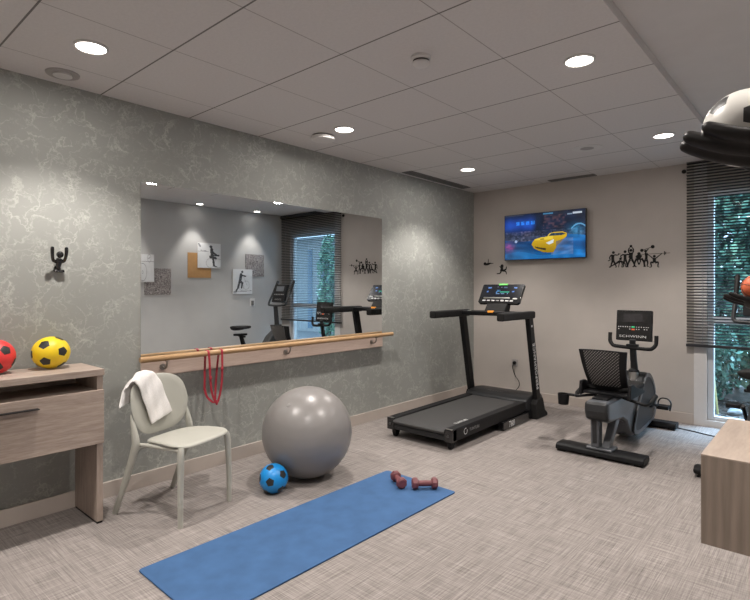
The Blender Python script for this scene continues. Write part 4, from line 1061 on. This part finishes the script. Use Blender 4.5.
for s in (-1, 1):
    bm = B(); tube(bm, [(s*.195,.862,1.41), (s*.195,.858,1.40), (s*.196,.83,1.33), (s*.1985,.79,1.245)], [.012,.0185,.0185,.017], 14); obj('grip', bm, 'black_matte', hb)
    ang = .9 if s > 0 else .9+PI; cy, cz = .56, .30; py, pz = cy+.16*math.cos(ang), cz-.16*math.sin(ang)
    bm = B(); tube(bm, [(s*.07,cy,cz), (s*.10,cy,cz), (s*.115,py,pz)], .014, 10); obj('crank_arm', bm, 'black', ub)
    bm = B(); box(bm, (s*.17-.045,py-.05,pz-.015), (s*.17+.045,py+.05,pz+.015)); obj('pedal', bm, 'black', ub, 20, bev=.005)

ub.scale = (1,1.12,1)
# ------------------------------------------------------------------ floating cabinet on the right wall
cb = thing('wall_cabinet', 'floating oak cabinet fixed to the right wall near the camera', 'cabinet', (W, 1.64, .614))
xa = 3.127-W
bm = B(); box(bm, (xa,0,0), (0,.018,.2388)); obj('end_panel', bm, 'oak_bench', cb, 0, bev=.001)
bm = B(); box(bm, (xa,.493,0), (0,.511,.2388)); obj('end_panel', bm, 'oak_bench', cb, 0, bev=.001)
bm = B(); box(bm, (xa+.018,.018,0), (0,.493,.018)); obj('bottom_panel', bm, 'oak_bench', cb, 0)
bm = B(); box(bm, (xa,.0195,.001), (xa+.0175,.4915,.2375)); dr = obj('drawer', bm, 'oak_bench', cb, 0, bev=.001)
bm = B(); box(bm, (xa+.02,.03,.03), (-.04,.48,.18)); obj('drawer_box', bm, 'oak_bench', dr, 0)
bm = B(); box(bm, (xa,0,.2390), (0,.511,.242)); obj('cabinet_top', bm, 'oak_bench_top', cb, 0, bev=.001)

# ------------------------------------------------------------------ dark hands reaching from the right wall, each holding a ball
def holder(palm, normal, fdir, label, fl=1.0, fan=1.0):
    """palm: centre of the palm; fingers run along fdir; palm faces normal"""
    f = V(fdir).normalized(); nrm = V(normal); nrm = (nrm-f*nrm.dot(f)).normalized(); s = nrm.cross(f)
    M = Matrix((f, s, nrm)).transposed()
    L_ = (W-palm[0])
    t = thing('ball_holder', label, 'ball holder', (W, palm[1], palm[2]))
    bm = B(); T = V(palm)-V((W, palm[1], palm[2]))
    def w(p): return M @ V(p) + T
    # palm
    tube(bm, [w(p) for p in ((-.062,0,-.004),(-.045,0,-.004),(-.01,.001,-.006),(.03,.001,-.005),(.048,0,-.002))], [.024,.034,.041,.041,.034], 18, flat=(.36,1), up=M @ V((0,0,1)), smooth_n=4, power=2.6)
    # fingers: little, ring, middle, index (root y, length, lift, spread)
    for y, ln, lift, spr, r in ((.033,.072,.05,.10,.0105), (.011,.090,.02,.03,.0116), (-.011,.094,.03,-.02,.0118), (-.031,.082,.42,-.08,.0112)):
        ln *= fl; spr *= fan; p = V((.035, y, -.002)); pts = [p-V((.03,0,0)), p]; a = -.04+lift*.3; bend = (.10+lift*.8, .16+lift*.6, .14+lift*.4)
        for k, q in enumerate((.46, .30, .24)):
            a += bend[k]*.8; p = p + V((math.cos(a)*math.cos(spr), math.cos(a)*math.sin(spr), math.sin(a)))*(ln*q); pts.append(p)
        d = (pts[-1]-pts[-2]).normalized(); pts.append(pts[-1]+d*.007)
        tube(bm, [w(q) for q in pts], [r*1.15, r*1.12, r*1.04, r*.98, r*.82, r*.35], 14, smooth_n=4)
    # thumb leaves the side of the palm near its base
    tube(bm, [w(q) for q in ((-.045,-.018,-.002),(-.030,-.043,.004),(-.004,-.064,.018),(.018,-.072,.040),(.022,-.072,.047))], [.016,.0165,.0125,.0115,.005], 14, smooth_n=4)
    # wrist and forearm to the wall
    wr = w((-.06,0,-.004)); end = V((-.012, 0, -.01))
    tube(bm, [w((-.03,0,-.004)), wr, wr.lerp(end,.25), wr.lerp(end,.6), end], [.027,.026,.027,.036,.041], 18, smooth_n=4)
    remesh('arm', bm, 'hand', t, .0026, 4)
    bm = B(); lathe(bm, [(0,0), (.07,0), (.07,.008), (.06,.014), (0,.014)], 32, mat=basis((0,-1,0),(0,0,1),(0,0,-.01)))
    obj('wall_plate', bm, 'black', t)
    return nrm
bc = V((3.296, .961, 1.548)); nr = V((0,.55,.83)).normalized(); rr = .0572
holder((3.374, .903, 1.482), V((0,.54,.84)), (-1,-.05,.22), 'dark hand on a forearm holding up the black and white football', 1.30, -.2)
football('football', rr, 'white_ball', bc, ICO_A, ICO_B, facing(bc, .22, .36), facing(bc, -1.6, 1.9)-facing(bc, .22, .36), 'white football with black pentagons in the upper dark hand', .69)
bc = V((3.150, 2.79, 1.306)); nr = V((0,.45,.89)).normalized(); rr = .058
holder((3.160, 2.758, 1.238), nr, (-1,0,.14), 'dark hand on a forearm holding the small orange basketball')
bk_ = thing('basketball', 'small orange basketball with black seams in the lower dark hand', 'ball', bc)
bm = B(); bmesh.ops.create_uvsphere(bm, u_segments=40, v_segments=24, radius=rr); obj('shell', bm, 'orange', bk_, 80)
bm = B()
def ring(axis, r, off=0):
    q = V((0,0,1)).rotation_difference(V(axis).normalized()); return [q @ V((r*math.cos(2*PI*k/48), r*math.sin(2*PI*k/48), off)) for k in range(48)]
for ax, off in (((.25,.1,1),0), ((1,.35,-.2),0), ((.2,1,-.15),.036), ((.2,1,-.15),-.036)):
    tube(bm, ring(ax, math.sqrt(rr*rr-off*off)+.0001, off), .0011, 6, closed=True)
obj('seams', bm, 'patch', bk_)

# ------------------------------------------------------------------ outside
bm = B(); g = [[bm.verts.new((-1+i*.25, D+.3+j*.25, -.06+.10*hnoise(i*.7, j*.7)-.05)) for i in range(22)] for j in range(14)]
for j in range(13):
    for i in range(21): bm.faces.new((g[j][i], g[j][i+1], g[j+1][i+1], g[j+1][i]))
tag(obj('soil_bed', bm, 'soil', smooth=80), None, None, kind='structure')
bm = B(); box(bm, (4.4,D+.15,-.3), (14,13,-.08)); tag(obj('terrace_ground', bm, 'paving', smooth=0), kind='structure')
bm = B()
for i in range(900):
    x, y = random.uniform(1.7,3.9), random.uniform(D+.33,7.6); z = -.06+.10*hnoise((x+1)/.25*.7, (y-D-.3)/.25*.7)-.04
    M = Matrix.Translation((x,y,z)) @ Matrix.Rotation(random.uniform(0,6.3),4,'Z') @ Matrix.Rotation(random.uniform(-.4,.4),4,'X')
    l = random.uniform(.02,.07); ww = random.uniform(.008,.02); box(bm, (-l,-ww,0), (l,ww,.008), mat=M)
tag(obj('wood_chips', bm, 'bark', smooth=0), 'dark wood chips scattered over the garden bed', 'wood chips', kind='stuff')
def shrub(name, loc, rx, ry, h, n, size, mats, label, trunk=True, group=None):
    t = thing(name, label, 'shrub', loc, 0, group); bm = B()
    for i in range(n):
        while True:
            q = V((random.uniform(-1,1), random.uniform(-1,1), random.uniform(-1,1)))
            if .35 < q.length < 1: break
        p = V((q.x*rx, q.y*ry, h*.5+q.z*h*.5)); s = size*random.uniform(.6,1.3)
        R = Quaternion(V((random.gauss(0,1),random.gauss(0,1),random.gauss(0,1))).normalized(), random.uniform(0,6.28)).to_matrix()
        vs = [bm.verts.new(p+R @ V(k)*s) for k in ((0,-.5,0),(.28,-.1,.05),(.2,.25,.03),(0,.6,0),(-.2,.25,.03),(-.28,-.1,.05))]
        f = bm.faces.new(vs); f.material_index = i % len(mats)
    obj('foliage', bm, mats, t, 0)
    bm = B()
    for k in range(5):
        a = k*1.3; tube(bm, [(.02*math.cos(a),.02*math.sin(a),-.12), (rx*.25*math.cos(a),ry*.25*math.sin(a),h*.3), (rx*.5*math.cos(a),ry*.5*math.sin(a),h*.75)], [.016,.011,.005], 6)
    obj('stems', bm, 'bark', t)
LF = ['leaf', 'leaf_pale', 'leaf_dark']
for (x,y,rx,ry,h,n,sz,mt,lab) in ((2.40,8.5,.85,.50,3.5,8000,.125,LF,'tall mixed green shrub filling the window view'), (3.9,8.6,.6,.5,2.4,2600,.12,['leaf','leaf_dark'],'dark green shrub beside the paved terrace'),
                                  (2.30,7.35,.30,.32,1.0,1300,.075,['leaf','leaf_dark'],'low dense shrub in front of the tall one'), (2.93,7.35,.26,.26,.62,800,.085,['leaf_pale','leaf'],'low pale green shrub over the garden bed'),
                                  (.9,8.2,.6,.5,2.6,2200,.11,['leaf','leaf_dark'],'dark shrub beyond the back wall'), (4.78,7.75,.26,.24,2.6,1700,.10,['leaf','leaf_pale'],'slim shrub in front of the white building')):
    shrub('garden_shrub', (x,y,-.05), rx, ry, h, n, sz, mt, lab)
for (x,y,r,lab) in ((2.66,6.22,.10,'pale flat stone nearest the window in the bed'), (2.83,6.5,.13,'larger pale stone further out in the bed'), (2.62,6.75,.08,'small pale stone below the low shrub')):
    bm = B(); bmesh.ops.create_icosphere(bm, subdivisions=3, radius=r)
    for v in bm.verts: v.co *= 1+.35*(hnoise(v.co.x*17+x*9, v.co.y*17+v.co.z*13)-.5); v.co.z *= .45
    tag(obj('garden_stone', bm, 'stone', smooth=50, loc=(x,y,-.03)), lab, 'stone')
bm = B(); tube(bm, [(2.50,6.45,-.05), (2.44,6.55,.40)], .011, 8); tag(obj('bamboo_cane', bm, 'cane'), 'short yellow cane leaning in the garden bed', 'cane')
bd = thing('building', 'pale rendered building across the terrace outside', 'building', (7.2, 11, -.08))
bm = B(); box(bm, (-2.2,0,0), (5.5,.4,4.6)); obj('facade', bm, 'render', bd, 0)
bm = B(); box(bm, (1.74,-.02,.1), (1.94,0,2.6)); obj('door', bm, 'facade_glass', bd, 0)
for x in (.5, 3.1):
    bm = B(); box(bm, (x,-.03,1.2), (x+.8,0,2.3)); obj('window', bm, 'facade_glass', bd, 0)
bm = B(); box(bm, (-2.4,-.5,2.9), (5.6,0,3.02)); obj('canopy', bm, 'white_frame', bd, 0)

# ------------------------------------------------------------------ daylight and camera
wd = bpy.data.worlds.new('daylight'); SC.world = wd; wd.use_nodes = True; nt = wd.node_tree; nt.nodes.clear()
o = N(nt, 'ShaderNodeOutputWorld'); bg = N(nt, 'ShaderNodeBackground'); sk = N(nt, 'ShaderNodeTexSky', sky_type='HOSEK_WILKIE'); sk.turbidity = 3.0; sk.sun_direction = V((-.5,.3,.6)).normalized()
mx = mixc(nt, .8, sk.outputs[0], (.50,.74,1.0,1)); L(nt, mx, bg.inputs[0]); bg.inputs[1].default_value = 4.6; L(nt, bg.outputs[0], o.inputs[0])

sn = bpy.data.lights.new('sky_light', 'SUN'); sn.energy = 22.0; sn.angle = math.radians(50); sn.color = (.50,.72,1)
so = bpy.data.objects.new('sky_light', sn); C.objects.link(so); so.location = (3.2, 9, 6)
so.rotation_euler = V((-.48,-.58,-.66)).to_track_quat('-Z','Y').to_euler()
cam = bpy.data.cameras.new('camera'); co = bpy.data.objects.new('camera', cam); C.objects.link(co)
co.location = CAM; co.rotation_euler = (PI/2, 0, math.radians(41.365))
cam.sensor_fit = 'HORIZONTAL'; cam.sensor_width = 36; cam.lens = 36*519/750; cam.shift_y = -12.5/750; cam.clip_start = .05
SC.camera = co
SC.view_settings.view_transform = 'Standard'; SC.view_settings.look = 'None'; SC.view_settings.exposure = .17
SC.cycles.use_denoising = True
SC.cycles.max_bounces = 10; SC.cycles.diffuse_bounces = 5; SC.cycles.glossy_bounces = 5; SC.cycles.transparent_max_bounces = 12
SC.cycles.sample_clamp_indirect = 6
